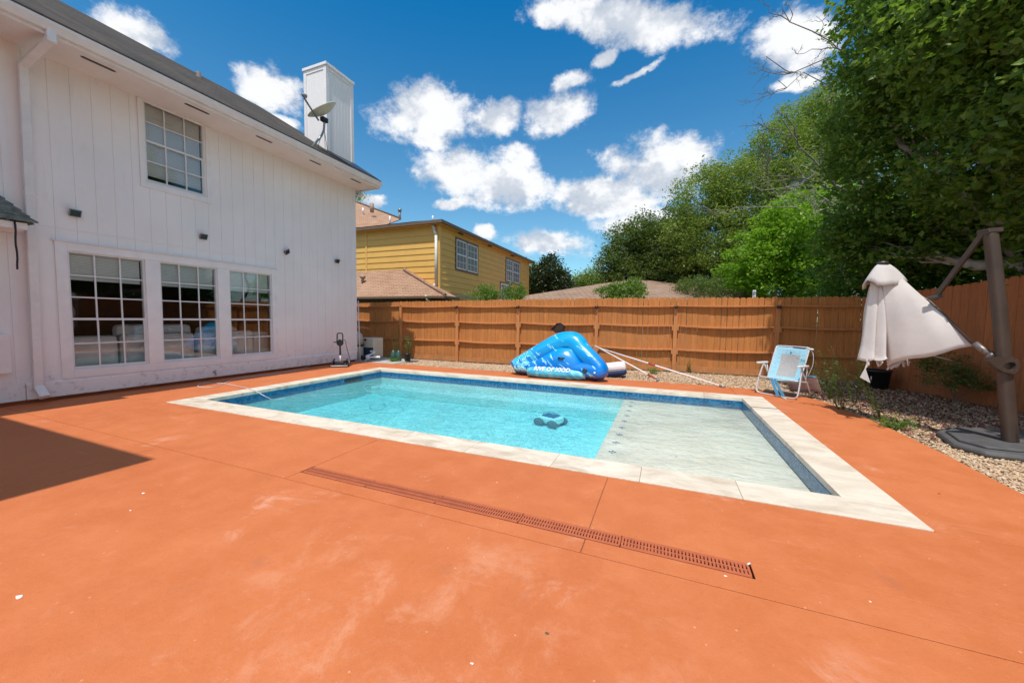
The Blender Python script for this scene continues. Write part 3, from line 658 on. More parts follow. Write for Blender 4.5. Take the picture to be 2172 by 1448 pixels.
# small shade step along the wall comes from the wider eave at the corner
MB().box((-8.284, -.38, ZS+.05), (-8.06, .95, ZS+.18)).build('wing_eave', M_soffit, hs)

# furniture seen through the glass
sf = thing('sofa', 'pale grey sectional sofa behind the lower house windows', 'sofa', (-10.1, 4.8, .1))
for (a, b, x0, h) in ((2.4, 3.66, -9.50, 1.02), (3.72, 4.92, -9.55, 1.04), (4.98, 6.15, -9.50, 1.06), (6.2, 6.62, -9.6, 1.02)):
    mb = MB(); mb.box((x0-.28, a, .12), (x0, b, h)); mb.build('backrest', M_sofa, sf, bevel=.07)
    mb = MB(); mb.box((x0-1.0, a+.02, .15), (x0-.29, b-.02, .55)); mb.build('seat', M_sofa, sf, bevel=.06)
for (a, b) in ((3.72, 4.5), (4.45, 4.98)): MB().box((-9.98, a, .8), (-9.76, b, 1.22)).build('cushion', M_cush, sf, bevel=.09)
MB().box((-9.98, 5.1, .75), (-9.76, 5.95, 1.16)).build('cushion', M_cush, sf, bevel=.09)

# wall lights, dish, floodlight, chain
M_solar = mat('solar_cell', (.015, .017, .025), .35, spec=.4)
for (y, rot, lab) in ((3.07, 0, 'solar wall light nearest the downspout, above the first lower window'), (4.94, 0, 'solar wall light under the right side of the upper window'), (6.84, .6, 'solar wall light hanging crooked, tilted on its bracket'), (8.45, 0, 'solar wall light nearest the far corner of the white wall')):
    r = thing('solar_light', lab, 'wall light', (WX, y, 3.09), 'solar lights on the white wall')
    mb = MB(); mb.box((WX+.001, y-.05, 3.05), (WX+.05, y+.05, 3.13)); mb.build('housing', M_black, r, bevel=.006)
    mb = MB(); M = Matrix.Translation((WX+.06, y, 3.09)) @ Matrix.Rotation(.45, 4, 'Y'); mb.box((-.01, -.072, -.06), (.012, .072, .06), M); mb.build('panel_frame', mat('lamp_frame', (.22, .22, .23), .4), r, bevel=.004)
    mb = MB(); mb.box((.0125, -.06, -.05), (.015, .06, .05), M); mb.build('solar_panel', M_solar, r)
    if rot: r.rotation_euler = (rot, 0, 0)
r = thing('floodlight', 'small security floodlight under the far roof corner', 'light', (-9.3, 9.25, 5.35))
mb = MB(); mb.tube([(-9.26, 9.22, 5.36), (-9.20, 9.34, 5.34)], .02, 8); mb.build('arm', M_metalgrey, r)
for dx in (-.06, .07): MB().lathe([(.02, -.07), (.055, .0), (.06, .05), (0, .05)], (-9.17+dx, 9.38, 5.32), 12, (.3+dx*4, .3, -.7)).build('lamp_head', M_trim, r)
ch_ = MB()
for k in range(16):
    z = 2.72-k*.042; ch_.tube([(-8.66+.004*math.sin(k*2.2), 2.30+.004*math.sin(k*.7), z), (-8.66, 2.30+.004*math.sin(k*.7+.7), z-.045)], .011, 6)
tag(ch_.build('hanging_chain', M_black), 'dark chain hanging from the little porch roof', 'chain')
ds = thing('satellite_dish', 'weathered satellite dish on a bent mast above the gutter', 'satellite dish', (-8.62, 7.6, 5.74))
DD = at(690, 235, d=1)
def dp(u, v, dx=0): # points of the dish assembly lie in a plane x = -8.6 above the gutter
    return at(u, v, x=-8.62+dx)
mb = MB(); mb.tube([dp(663, 311), dp(672, 300), dp(682, 288), dp(687, 276), dp(688, 262), dp(688, 252)], .028, 10); mb.build('mast', M_metalgrey, ds)
mb = MB(); a = dp(664, 311); mb.box((a.x-.08, a.y-.09, a.z-.09), (a.x+.08, a.y+.09, a.z-.02)); mb.build('foot', M_metalgrey, ds, bevel=.008)
mb = MB(); mb.tube([dp(687, 272), dp(672, 318, -.12)], .008, 5); mb.tube([dp(687, 272), dp(696, 326, .10)], .008, 5); mb.tube([dp(688, 278), dp(690, 320, -.25)], .006, 5); mb.build('strut', M_metalgrey, ds)
c = dp(688, 255); mb = MB(); mb.box((c.x-.06, c.y-.09, c.z-.05), (c.x+.06, c.y+.08, c.z+.06)); mb.build('bracket', M_black, ds, bevel=.01)
axis = Vector((-.32, -.62, .95)).normalized(); cen = dp(688, 240); M = axis.to_track_quat('Z', 'X').to_matrix().to_4x4(); M.translation = cen-axis*.02
rows = []
for i in range(9):
    rr = i/8; rows.append([M @ Vector((.42*rr*math.cos(2*math.pi*k/28), .37*rr*math.sin(2*math.pi*k/28), .115*rr*rr)) for k in range(29)])
mb = MB().grid(rows); mb.build('reflector', mat('dish_paint', (.60, .58, .48), .5, var=.18, vscale=5), ds, solid=.012)
mb = MB(); mb.bar(dp(676, 256), dp(645, 208, .05), .035, .03); mb.build('feed_arm', M_metalgrey, ds)
c = dp(645, 203, .05); mb = MB(); mb.lathe([(.02, -.09), (.045, -.02), (.055, .05), (.02, .07)], c, 12, (cen+axis*.25)-c); mb.build('feed_horn', mat('lamp_frame'), ds)

# ------------------------------------------------------------------ back fence
PX = [-9.45, -7.72, -6.13, -4.34, -1.88, .27, 2.68, 5.05]
PX = [-11.6]+[onfence(u, 700).x for u in (853, 972, 1101, 1266, 1432, 1647)]+[4.62]
bf = thing('back_fence', 'long orange stained board fence behind the pool, rails and posts facing the deck', 'fence', (-2.5, fy(-2.5), 0))
fdir = Vector((1, 0, 0)); fn = Vector((0, -1, 0))    # towards the pool
def FP(x, off, z): return Vector((x, fy(x), z))+fn*off
rng = random.Random(5)
def ztop(x): return np.interp(x, [-12, -8.8, -5, -1.9, .3, 5], [1.98, 2.03, 2.06, 2.09, 2.08, 2.06])
for bay in range(len(PX)-1):
    mb = MB(); x = PX[bay]; w = (PX[bay+1]-PX[bay])/round((PX[bay+1]-PX[bay])/.142)
    gapbay = bay in (4, 5)
    while x < PX[bay+1]-.01:
        g0 = rng.uniform(.003, .009) if not gapbay else rng.choice([.004, .008, .011, .016])
        a, b = x+g0/2, x+w-g0/2; zt = ztop(x)+rng.uniform(-.010, .010); zb = .02+rng.uniform(-.02, .03)+zg(x, 11.4)+.03; c = .030; tl = rng.uniform(-.004, .004)
        o0 = rng.uniform(-.003, .003)
        P = [(a, zb), (b, zb), (b+tl, zt-c), (b-c+tl, zt), (a+c+tl, zt), (a+tl, zt-c)]
        vs = [FP(px, o0-.018, pz) for px, pz in P]+[FP(px, o0, pz) for px, pz in P]; n = 6
        mb.add(vs, [tuple(range(n)), tuple(range(2*n-1, n-1, -1))]+[(i, n+i, n+(i+1) % n, (i+1) % n) for i in range(n)])
        x += w
    mb.build('picket_panel', M_picket, bf)
    a, b = PX[bay]+.04, PX[bay+1]-.04
    for (zr, sag, dpt) in ((1.85, .02, .085), (1.30, .035, .088), (.63, .025, .085)):
        sag *= rng.uniform(.4, 1.2); P = []; n = 10; dz = rng.uniform(-.015, .015)
        if bay == 0: zr += .01
        top = []; 
        for k in range(n+1):
            f = k/n; xx = a+(b-a)*f; z = zr-sag*math.sin(math.pi*f)+dz*(f-.5); wv = .012*math.sin(f*5+bay)
            P.append([FP(xx, .001, z+.019), FP(xx, dpt+wv, z+.019-.008*math.sin(math.pi*f)), FP(xx, dpt+wv, z-.019-.008*math.sin(math.pi*f)), FP(xx, .001, z-.019)])
        mb = MB(); vs = [p for r in P for p in r]; fs = []
        for i in range(n):
            for j in range(4): fs.append((i*4+j, i*4+(j+1) % 4, (i+1)*4+(j+1) % 4, (i+1)*4+j))
        fs += [(0, 3, 2, 1), tuple(n*4+j for j in range(4))]
        mb.add(vs, fs); mb.build('rail', M_rail, bf)
    mb = MB()
    n = 0
    za, zb_ = zg(a, 11.4)+.05, zg(b, 11.4)+.05
    P = [FP(a, .012, za), FP(b, .012, zb_), FP(b, .012, zb_+.16), FP(a, .012, za+.16), FP(a, .0305, za), FP(b, .0305, zb_), FP(b, .0305, zb_+.16), FP(a, .0305, za+.16)]
    mb.add(P, [(0, 1, 2, 3), (4, 7, 6, 5), (0, 4, 5, 1), (3, 2, 6, 7), (0, 3, 7, 4), (1, 5, 6, 2)]); mb.build('kick_board', M_rail, bf)
for k, x in enumerate(PX[1:-1]):
    mb = MB(); M = Matrix.Translation(FP(x, .055, 0))
    mb.box((-.047, -.047, -.17), (.047, .047, 1.82), M)
    for z in (1.16, .50):
        mb.box((-.088, -.040, z), (-.0475, .036, z+.15), M); mb.box((.0475, -.040, z), (.088, .036, z+.15), M)
    mb.build('post', M_rail, bf, bevel=.003)
    if k: 
        mb = MB(); mb.lathe([(.0, -.07), (.038, -.07), (.042, .0), (.042, .04), (.0, .05)], FP(x, .12, 1.81), 12, -fn+Vector((0, 0, .1))); mb.box((-.055, -.11, 1.80), (.055, -.05, 1.835), M); mb.build('post_light', M_black, bf)

# right fence: boards face the yard
rf = thing('side_fence', 'tall red-brown board fence on the right, dog eared boards facing the yard', 'fence', (4.9, 9, 0))
def RF(y, off, z): return Vector((4.62+(11.55-y)*.29-off, y, z))
y = 11.56; k = 0; mb = MB(); cnt = 0; parts = []
rng = random.Random(9)
while y > 2.0:
    w = .140; g0 = rng.uniform(.003, .007); a, b = y-g0/2, y-w+g0/2; zt = 2.08+rng.uniform(-.008, .008)+(11.5-y)*.062; c = .026; zb = .0 if True else 0
    P = [(a, zb), (b, zb), (b, zt-c), (b+c, zt), (a-c, zt), (a, zt-c)]; o0 = rng.uniform(-.003, .003); n = 6
    vs = [RF(py, o0-.018, pz) for py, pz in P]+[RF(py, o0, pz) for py, pz in P]
    mb.add(vs, [tuple(range(n)), tuple(range(2*n-1, n-1, -1))]+[(i, n+i, n+(i+1) % n, (i+1) % n) for i in range(n)]); y -= w; cnt += 1
    if cnt == 17: mb.build('picket_panel', M_redpicket, rf); mb = MB(); cnt = 0
if mb.v: mb.build('picket_panel', M_redpicket, rf)
def rbar(y0, y1, o0, o1, za, zb):
    P = [RF(yy, oo, zz) for zz in (za, zb) for yy, oo in ((y0, o0), (y1, o0), (y1, o1), (y0, o1))]
    return MB().add(P, [(0, 1, 2, 3), (4, 7, 6, 5), (0, 4, 5, 1), (1, 5, 6, 2), (2, 6, 7, 3), (3, 7, 4, 0)])
yy = 11.4
while yy > 2.2: rbar(yy, yy-2.38, .004, .024, -.03, .175).build('kick_board', M_redpicket, rf); yy -= 2.4

# ------------------------------------------------------------------ the yellow house next door
M_yel = mat('yellow_siding', (.74, .42, .10), .6, var=.06, vscale=2); M_yels = mat('yellow_trim', (.76, .44, .12), .6)
M_brn = mat('brown_trim', (.16, .095, .06), .6, var=.15, vscale=6); M_brnwall = mat('brown_board_wall', (.15, .085, .05), .8, var=.3, vscale=9)
ZY = 6.2
YC = at(937, 463, z=ZY)                 # corner of the upper eave
YX, YY = YC.x-.38, YC.y+.38              # wall planes
YE = at(1130, 553, z=ZY).y
yh = thing('yellow_house', 'two storey yellow lap-sided house beyond the back fence', 'house', (YX-4, YY+5, 0))
def lap(mb, p0, p1, z0, z1, nrm, step=.305):
    """lap siding: courses of real boards, each tilted out at its foot"""
    p0, p1, nrm = Vector(p0), Vector(p1), Vector(nrm); z = z0
    while z < z1-.02:
        zt = min(z+step, z1)
        a, b = p0+nrm*.034, p1+nrm*.034; c, d = p1+nrm*.006, p0+nrm*.006
        mb.add([(a.x, a.y, z), (b.x, b.y, z), (c.x, c.y, zt), (d.x, d.y, zt), (d.x, d.y, z), (c.x, c.y, z)], [(0, 1, 2, 3), (4, 5, 1, 0)]); z = zt
mb = MB(); mb.box((-20, YY+.01, 0), (YX-.01, YE, ZY-.15)); lap(mb, (-20, YY, 0), (YX, YY, 0), 2.5, ZY-.15, (0, -1, 0)); lap(mb, (YX, YY, 0), (YX, YE-.3, 0), 2.45, ZY-.15, (1, 0, 0))
mb.build('wall', M_yel, yh)
mb = MB(); mb.box((YX-.10, YY-.05, 2.4), (YX+.0, YY+.0, ZY-.15)); mb.build('corner_board', M_yels, yh); mb = MB(); mb.box((YX+.0005, YY-.05, 2.4), (YX+.05, YY+.09, ZY-.15)); mb.build('corner_board', M_yels, yh); mb = MB()
xb = at(778, 520, y=YY).x; mb.box((xb-.06, YY-.05, 2.4), (xb+.04, YY, ZY-.15)); mb.build('corner_board', M_yels, yh)
mb = MB(); mb.box((-20, YC.y+.06, ZY-.18), (YC.x-.06, YE+.3, ZY-.15)); mb.build('soffit', M_yels, yh)
mb = MB(); mb.box((-20, YC.y, ZY-.2), (YC.x, YC.y+.11, ZY-.04)); mb.box((YC.x-.11, YC.y+.111, ZY-.2), (YC.x, YE+.35, ZY-.04)); mb.build('gutter', M_brn, yh, bevel=.02)
mb = MB(); ex, ey = YC.x, YC.y; sl2 = .30; hw = 4.6
def YR(pts, fs, name, m): mb = MB(); V = [Vector(p) for p in pts]; n = len(V); mb.add(V+[v-Vector((0, 0, .05)) for v in V], fs+[tuple(i+n for i in f)[::-1] for f in fs]); return mb.build(name, m, yh)
ze = ZY-.035; pk = (ex-hw, ey+hw, ze+hw*sl2); pk2 = (ex-hw, YE+.35-hw*.3, ze+hw*sl2)
YR([(ex, ey, ze), (ex, YE+.35, ze), pk2, pk, (ex-2*hw, ey, ze), (ex-2*hw, YE+.35, ze)], [(0, 1, 2, 3), (0, 3, 4), (3, 2, 5, 4), (1, 5, 2)], 'roof', M_shbrown)
# taller main roof at the left
a = at(742, 424, y=ey+5); b = at(850, 463, y=ey+5); c = at(742, 500, y=ey)
YR([(a.x-4, a.y, a.z+1.5), (a.x, a.y, a.z), (b.x, b.y, b.z-.05), (b.x+.9, ey+2.2, ze+.62), (-10.8, ey+.02, ze+.03), (-20, ey+.02, ze+.03)], [(0, 5, 4, 3, 2, 1)], 'roof', M_shtan)
mb = MB(); mb.tube([Vector((a.x-4, a.y, a.z+1.55)), Vector((a.x, a.y, a.z+.03)), Vector((b.x, b.y, b.z-.02))], .07, 6); mb.build('ridge_cap', M_olddark, yh)
for (u, v, h, r, mm) in ((770, 447, .35, .05, M_trim), (789, 441, .55, .12, mat('tan_metal', (.34, .24, .17), .6)), (827, 466, .42, .05, M_trim), (918, 463, .25, .04, M_trim)):
    p_ = at(u, v, y=ey+(3.2 if u < 900 else 1.2)); MB().tube([(p_.x, p_.y, p_.z-h*.5), (p_.x, p_.y, p_.z+h*.5)], r, 8).build('roof_vent', mm, yh)
p_ = at(848, 452, y=ey+3.0); mb = MB(); mb.tube([(p_.x, p_.y, p_.z-.4), (p_.x, p_.y, p_.z+.12)], .07, 8); mb.lathe([(.08, .1), (.12, .12), (.12, .2), (.10, .24), (0, .26)], p_, 12); mb.build('flue_pipe', M_metalgrey, yh)
def ywin(u0, v0, u1, v1, u2):
    # a pair of double hung windows with brown trim on the east wall; u2 = mullion
    p0 = at(u0, v0, x=YX+.03); p1 = at(u1, v1, x=YX+.03); pm = at(u2, v0, x=YX+.03).y
    y0, y1, zt, zb = p0.y, p1.y, p0.z, p1.z; t_ = .11
    fr = MB(); fr.box((YX, y0-t_, zb-t_), (YX+.055, y1+t_, zb)); fr.box((YX, y0-t_, zt), (YX+.055, y1+t_, zt+t_)); fr.box((YX, y0-t_, zb), (YX+.055, y0, zt)); fr.box((YX, y1, zb), (YX+.055, y1+t_, zt)); fr.box((YX, pm-.06, zb), (YX+.055, pm+.06, zt))
    w = fr.build('window', M_brn, yh)
    for (a, b) in ((y0, pm-.06), (pm+.06, y1)):
        s_ = MB(); q = .05
        s_.box((YX+.03, a, zb), (YX+.06, a+q, zt)); s_.box((YX+.03, b-q, zb), (YX+.06, b, zt)); s_.box((YX+.031, a+q, zb), (YX+.059, b-q, zb+q)); s_.box((YX+.031, a+q, zt-q), (YX+.059, b-q, zt)); zm = (zb+zt)/2; s_.box((YX+.031, a+q, zm-.03), (YX+.062, b-q, zm+.03))
        for k in (1, 2): yq = a+(b-a)*k/3; s_.box((YX+.036, yq-.01, zb+q), (YX+.05, yq+.01, zt-q))
        for z in ((zt+zm)/2, (zb+zm)/2): s_.box((YX+.0362, a+q, z-.01), (YX+.0502, b-q, z+.01))
        s_.build('sash', M_trim, w)
        MB().box((YX+.036, a+q, zb+q), (YX+.040, b-q, zt-q)).build('pane', mat('blind_behind_glass', rough=.12, spec=.8, fn=slat_fn((.20, .24, .26))), w)
ywin(968, 507, 1012, 580, 990); ywin(1074, 549, 1101, 602, 1087.5)
p0 = at(1062, 600, x=YX+.03); p1 = at(1084, 640, x=YX+.03)
mb = MB(); mb.box((YX+.0, p0.y-.1, p1.z), (YX+.05, p0.y, p0.z+.1)); mb.box((YX, p0.y, p0.z), (YX+.05, p1.y+.1, p0.z+.1)); w = mb.build('window', M_brn, yh)
mb = MB(); mb.box((YX+.02, p0.y, p0.z-.08), (YX+.058, p1.y, p0.z)); mb.box((YX+.02, p0.y, p1.z), (YX+.058, p0.y+.08, p0.z-.08)); mb.box((YX+.02, (p0.y+p1.y)/2, p1.z), (YX+.058, (p0.y+p1.y)/2+.08, p0.z-.08)); mb.build('sash', M_trim, w)
MB().box((YX+.036, p0.y+.08, p1.z), (YX+.040, p1.y, p0.z-.08)).build('pane', MATS['blind_behind_glass'], w)
for v_ in (1.6, 5.2, 9.0): MB().box((YC.x-.33, YC.y+.5+v_, ZY-.25), (YC.x-.2, YC.y+.85+v_, ZY-.181)).build('soffit_vent', M_brn, yh)
mb = MB(); 
for s0, s1 in (((918, 476), (921, 487)), ((921, 487), (925, 499)), ((925, 499), (925, 603)), ((925, 603), (903, 616))): mb.tube([at(*s0, y=YY-.14), at(*s1, y=YY-.14)], .075, 8)
mb.build('downspout', mat('cream_metal', (.62, .60, .52), .45, var=.1), yh)
# low tan roof in front of it
lx = at(944, 627, y=YY-1.3); ly = lx.y; ZL = lx.z; l0 = at(755, 571, y=YY-.06); l1 = at(858, 571, y=YY-.06)
YR([(-20, ly, ZL), (lx.x, ly, ZL), (lx.x-.15, YY-.03, ZL+.02), (l1.x+.0, YY-.03, l1.z), (-20, YY-.03, l1.z)], [(0, 1, 3, 4), (1, 2, 3)], 'low_roof', M_shtan)
mb = MB(); mb.tube([Vector((l1.x, YY-.08, l1.z)), Vector((lx.x-.02, ly+.05, ZL+.04))], .085, 6); mb.build('hip_cap', M_shtan, yh)
mb = MB(); mb.box((-20, ly-.10, ZL-.12), (lx.x+.02, ly+.01, ZL-.005)); mb.box((lx.x-.09, ly+.011, ZL-.12), (lx.x+.02, YY, ZL-.005)); mb.build('gutter', M_brn, yh, bevel=.015)
mb = MB(); mb.box((-20, ly+.4, 0), (lx.x-.45, YY, ZL-.1)); 
x = -20
while x < lx.x-.5: mb.box((x, ly+.385, 0), (x+.11, ly+.399, ZL-.1)); x += .14
mb.build('lower_wall', M_brnwall, yh)
mb = MB(); a = at(1028, 632, y=ly-.05); mb.tube([at(903, 626, y=ly-.05), at(905, 634, y=ly-.05), at(917, 646, y=ly+.1)], .05, 8); mb.build('gutter_elbow', MATS['cream_metal'], yh)
p_ = at(769, 588, y=(ly+YY)/2); mb = MB(); mb.tube([p_+Vector((0, 0, -.25)), p_+Vector((0, 0, .02))], .07, 8); mb.tube([p_+Vector((-.1, -.04, .05)), p_+Vector((.14, .0, -.02))], .09, 8); mb.build('roof_vent', MATS['tan_metal'], yh)
# dark framed panel leaning below the east wall
a, b = at(950, 625, x=YX+.5), at(1000, 640, x=YX+.5)
mb = MB(); mb.box((YX+.4, a.y, a.z-.06), (YX+.55, b.y+1.2, a.z+.05)); mb.box((YX+.4, a.y-.1, .0), (YX+.55, a.y, a.z+.05)); mb.build('shed_frame', M_metalgrey, yh)

# low houses farther back
def hiphouse(name, label, peak, hx, hy, zb, ridge=0):
    r = thing(name, label, 'house', (peak.x, peak.y, 0)); V = [(peak.x-hx, peak.y-hy, zb), (peak.x+hx, peak.y-hy, zb), (peak.x+hx, peak.y+hy, zb), (peak.x-hx, peak.y+hy, zb), (peak.x-ridge, peak.y, peak.z), (peak.x+ridge, peak.y, peak.z)]
    mb = MB(); mb.add(V, [(0, 1, 5, 4), (1, 2, 5), (2, 3, 4, 5), (3, 0, 4)]); mb.build('roof', M_shbrown, r, solid=.06)
    mb = MB(); mb.box((peak.x-hx+.4, peak.y-hy+.4, 0), (peak.x+hx-.4, peak.y+hy-.4, zb)); mb.build('wall', mat('tan_brick', (.34, .22, .16), .9, var=.25, vscale=12), r)
    mb = MB(); mb.box((peak.x-hx-.05, peak.y-hy-.08, zb-.14), (peak.x+hx+.05, peak.y-hy+.03, zb-.02)); mb.build('gutter', M_brn, r)
    return r
pk_ = at(1345, 592, d=25); hh = hiphouse('brick_house', 'low house behind the fence, brown hipped roof peak above the boards', pk_, 8.0, 6.0, 2.45)
vp_ = at(1484, 626, d=21); MB().tube([vp_-Vector((0, 0, .2)), vp_+Vector((0, 0, .2))], .09, 8).build('roof_vent', M_black, hh)
pk_ = at(1150, 622, d=36); hiphouse('brick_house', 'farther low house just right of the yellow one, only a strip of roof showing', pk_, 9, 5, 2.9, 6)
p_ = at(1600, 622, d=13.2); r = thing('measuring_post', 'narrow white tag with dark marks sticking up behind the fence', 'sign', (p_.x, p_.y, 0))
MB().box((p_.x-.05, p_.y, 0), (p_.x+.05, p_.y+.02, p_.z+.12)).build('board', M_trim, r)
mb = MB()
for k in range(3): mb.box((p_.x-.025, p_.y-.004, p_.z+.06-k*.09), (p_.x+.028, p_.y-.001, p_.z+.02-k*.09+.02)); mb.box((p_.x-.03, p_.y-.004, p_.z+.0-k*.09+.01), (p_.x-.01, p_.y-.001, p_.z+.06-k*.09-.022))
mb.build('mark', M_black, r)

# ------------------------------------------------------------------ drain grates
M_grate = mat('grate_paint', (.46, .115, .045), .6, var=.12, vscale=12)
brk = [at(640, 1000, z=0).x]+[at(u, v, z=0).x for u, v in ((767, 1035), (913, 1073), (1095, 1111), (1316, 1152))]+[.505]
labs = ['drain grate at the far left end of the row, nearest the white house', 'second drain grate from the left end of the row', 'middle drain grate of the row of five in the deck', 'drain grate crossed by the deck joint, fourth from the left', 'drain grate at the near right end of the row, white chip at its tip']
for i in range(5):
    a, b = brk[i]+.004, brk[i+1]-.004; y0, y1 = 2.357, 2.487; n = max(8, int((b-a)/.020)); mb = MB(); z0, z1 = -.012, .001
    mb.box((a, y0, z0), (b, y0+.022, z1)); mb.box((a, y1-.022, z0), (b, y1, z1)); mb.box((a, (y0+y1)/2-.005, z0), (b, (y0+y1)/2+.005, z1-.0005))
    for k in range(n+1):
        x = a+(b-a-.010)*k/n; mb.box((x, y0+.022, z0), (x+.012, y1-.022, z1-.001))
    o = mb.build('drain_grate', M_grate); tag(o, labs[i], 'drain', 'channel drain grates in the deck')
mb = MB(); mb.tube([(.495, 2.47, .005), (.512, 2.485, .007)], .005, 6); tag(mb.build('twig_chip', M_trim), 'tiny white chip lying on the right end of the drain', 'debris')

rngd = random.Random(4)
for (u, v, s_, m_, nm, lab, ct) in ((277, 1083, .011, M_trav, 'pebble', 'small tan pebble alone on the deck, left of the drain row', 'pebble'), (1001, 1407, .008, M_trim, 'paint_chip', 'white chip near the bottom edge of the picture, mid deck', 'debris'), (1161, 1343, .009, M_olddark, 'pebble', 'tiny dark pebble on the front of the deck', 'pebble'), (1538, 1221, .010, M_trim, 'paint_chip', 'white petal-like chip below the right end of the drain', 'debris'), (40, 1266, .020, M_trim, 'paint_chip', 'long white fleck on the deck at the far left', 'debris'), (304, 1046, .014, M_trim, 'paint_chip', 'white fleck just outside the big shadow on the left', 'debris'), (1992, 1047, .010, M_olddark, 'pebble', 'dark bit on the deck right of the pool corner', 'pebble')):
    p_ = at(u, v, z=0); mb = MB(); n_ = 7; pts_ = [(p_.x+s_*rngd.uniform(.6, 1.4)*math.cos(6.28*k/n_), p_.y+s_*.6*rngd.uniform(.6, 1.4)*math.sin(6.28*k/n_)) for k in range(n_)]
    mb.prism(pts_, .0005, s_*.5 if nm == 'pebble' else .003); tag(mb.build(nm, m_, bevel=.001), lab, ct)

# skimmer mouth
mb = MB(); mb.box((IX0+.0061, 6.7, -.18), (IX0+.012, 7.25, -.085)); struct(mb.build('skimmer_opening', M_black), 'structure')

# ------------------------------------------------------------------ cleaner robot on the pool floor
rc = at(1168, 890, z=-.50)
# sight line through still water bends down: it rests on the floor, seen a little high
r = thing('pool_cleaner', 'white and blue wheeled cleaning robot on the pool floor', 'pool robot', (rc.x, rc.y, FLZ))
def lb(mb, a, b): 
    return mb.box((rc.x+a[0], rc.y+a[1], FLZ+a[2]), (rc.x+b[0], rc.y+b[1], FLZ+b[2]))
lb(MB(), (-.20, -.17, .07), (.20, .17, .24)).build('body', mat('bright_white_plastic', (.95, .93, .90), .4), r, bevel=.045)
lb(MB(), (-.13, -.12, .236), (.13, .12, .27)).build('lid', mat('blue_lid', (.02, .09, .22), .25, spec=.8), r, bevel=.015)
M_wheel = mat('grey_rubber', (.16, .17, .17), .7)
for sx in (-.14, .14):
    for sy in (-.20, .20):
        mb = MB(); mb.lathe([(0, -.03), (.085, -.03), (.10, -.02), (.10, .02), (.085, .03), (0, .03)], (rc.x+sx, rc.y+sy, FLZ+.10), 18, (0, 1, 0)); mb.build('wheel', M_wheel, r)
mb = MB(); mb.tube([(rc.x-.2, rc.y+.1, FLZ+.2), (rc.x-.22, rc.y+.12, FLZ+.26), (rc.x-.05, rc.y+.16, FLZ+.285), (rc.x+.12, rc.y+.14, FLZ+.25)], .010, 8); mb.build('handle', M_wheel, r)
r.rotation_euler = (0, 0, math.radians(-18)); r.scale = (1.1, .9, .72)
# floating cable
M_cable = mat('pale_cable', (.62, .58, .58), .5); M_cable2 = mat('pale_blue_cable', (.40, .60, .58), .5)
def smooth(pts, n=8):
    pts = [Vector(p) for p in pts]; out = []
    for i in range(len(pts)-1):
        p0, p1, p2, p3 = pts[max(i-1, 0)], pts[i], pts[i+1], pts[min(i+2, len(pts)-1)]
        for k in range(n):
            t_ = k/n; out.append(.5*((2*p1)+(p2-p0)*t_+(2*p0-5*p1+4*p2-p3)*t_*t_+(3*p1-p0-3*p2+p3)*t_**3))
    return out+[pts[-1]]
G = lambda u, v, z=.008: at(u, v, z=z)
sx = at(722, 777, z=0)
cab = [Vector((sx.x-.12, sx.y-.14, .62)), Vector((sx.x-.22, sx.y-.3, .40)), Vector((sx.x-.24, sx.y-.75, .14)), G(650, 778), G(600, 790), G(540, 797), G(500, 803), G(478, 812), G(455, 820), G(425, 821), G(422, 815), G(450, 812), G(475, 813), G(495, 817), G(525, 823, .018), G(545, 830, .016), G(558, 838, .0), at(577, 847, z=-.10)]
mb = MB(); mb.tube(smooth(cab), .007, 6); tag(mb.build('power_cable', M_cable), 'thin pale cable coiled on the deck, running into the pool', 'cable')
fl = [at(577, 847, z=WL-.012)]+[at(u, v, z=WL-.012) for u, v in ((615, 845), (655, 838), (705, 837), (760, 832), (800, 824), (803, 816), (780, 815), (772, 823), (790, 830), (830, 832), (845, 825), (835, 818))]
mb = MB(); mb.tube(smooth(fl), .007, 6); tag(mb.build('floating_cable', M_cable2), 'pale robot cable floating in loops on the water', 'cable')

# ------------------------------------------------------------------ the cleaner's caddy by the house corner
r = thing('cleaner_caddy', 'black wheeled pool cleaner caddy with a handle, by the house corner', 'caddy', (sx.x, sx.y, 0))
lx_ = (at(748, 776, z=0)-at(705, 777, z=0)).normalized(); ly_ = Vector((-lx_.y, lx_.x, 0))
def cd_(a, b, z): return sx+lx_*a+ly_*b+Vector((0, 0, z))
M3 = Matrix((lx_, ly_, Vector((0, 0, 1)))).transposed().to_4x4(); M3.translation = sx
mb = MB(); mb.box((-.23, -.20, .03), (.23, .18, .075), M3); mb.box((-.10, -.12, .07), (.10, .10, .13), M3); mb.build('base', M_black, r, bevel=.015)
mb = MB(); mb.tube([cd_(-.22, -.22, .04), cd_(.22, -.22, .04)], .016, 8); mb.build('bumper', mat('silver_plastic', (.5, .5, .5), .35), r)
for a in (-.25, .25): MB().lathe([(0, -.02), (.07, -.02), (.075, 0), (.07, .02), (0, .02)], cd_(a*.9, .12, .08), 14, lx_).build('wheel', M_wheel, r)
for a in (-.17, .17): MB().tube([cd_(a, 0, .07), cd_(a, 0, .19), cd_(a+.02, .02, .22)], .02, 8).build('hook', M_black, r)
MB().tube([cd_(0, 0, .1), cd_(0, 0, .34)], .018, 10).build('pole', M_trim, r)
MB().tube([cd_(0, 0, .33), cd_(0, 0, .62)], .024, 10).build('grip_sleeve', M_black, r)
mb = MB()
mb.lathe([(0, -.05), (.075, -.05), (.09, -.03), (.09, .03), (.075, .05), (0, .05)], cd_(0, 0, .68), 20, ly_); mb.box((-.088, -.05, .68), (.088, .05, .78), M3); mb.build('power_unit', M_black, r, bevel=.008)
hp = [cd_(-.075, 0, .76), cd_(-.07, 0, .93), cd_(-.055, 0, .955), cd_(.055, 0, .955), cd_(.07, 0, .93), cd_(.075, 0, .76)]
MB().tube(hp, .016, 8).build('handle', M_black, r)
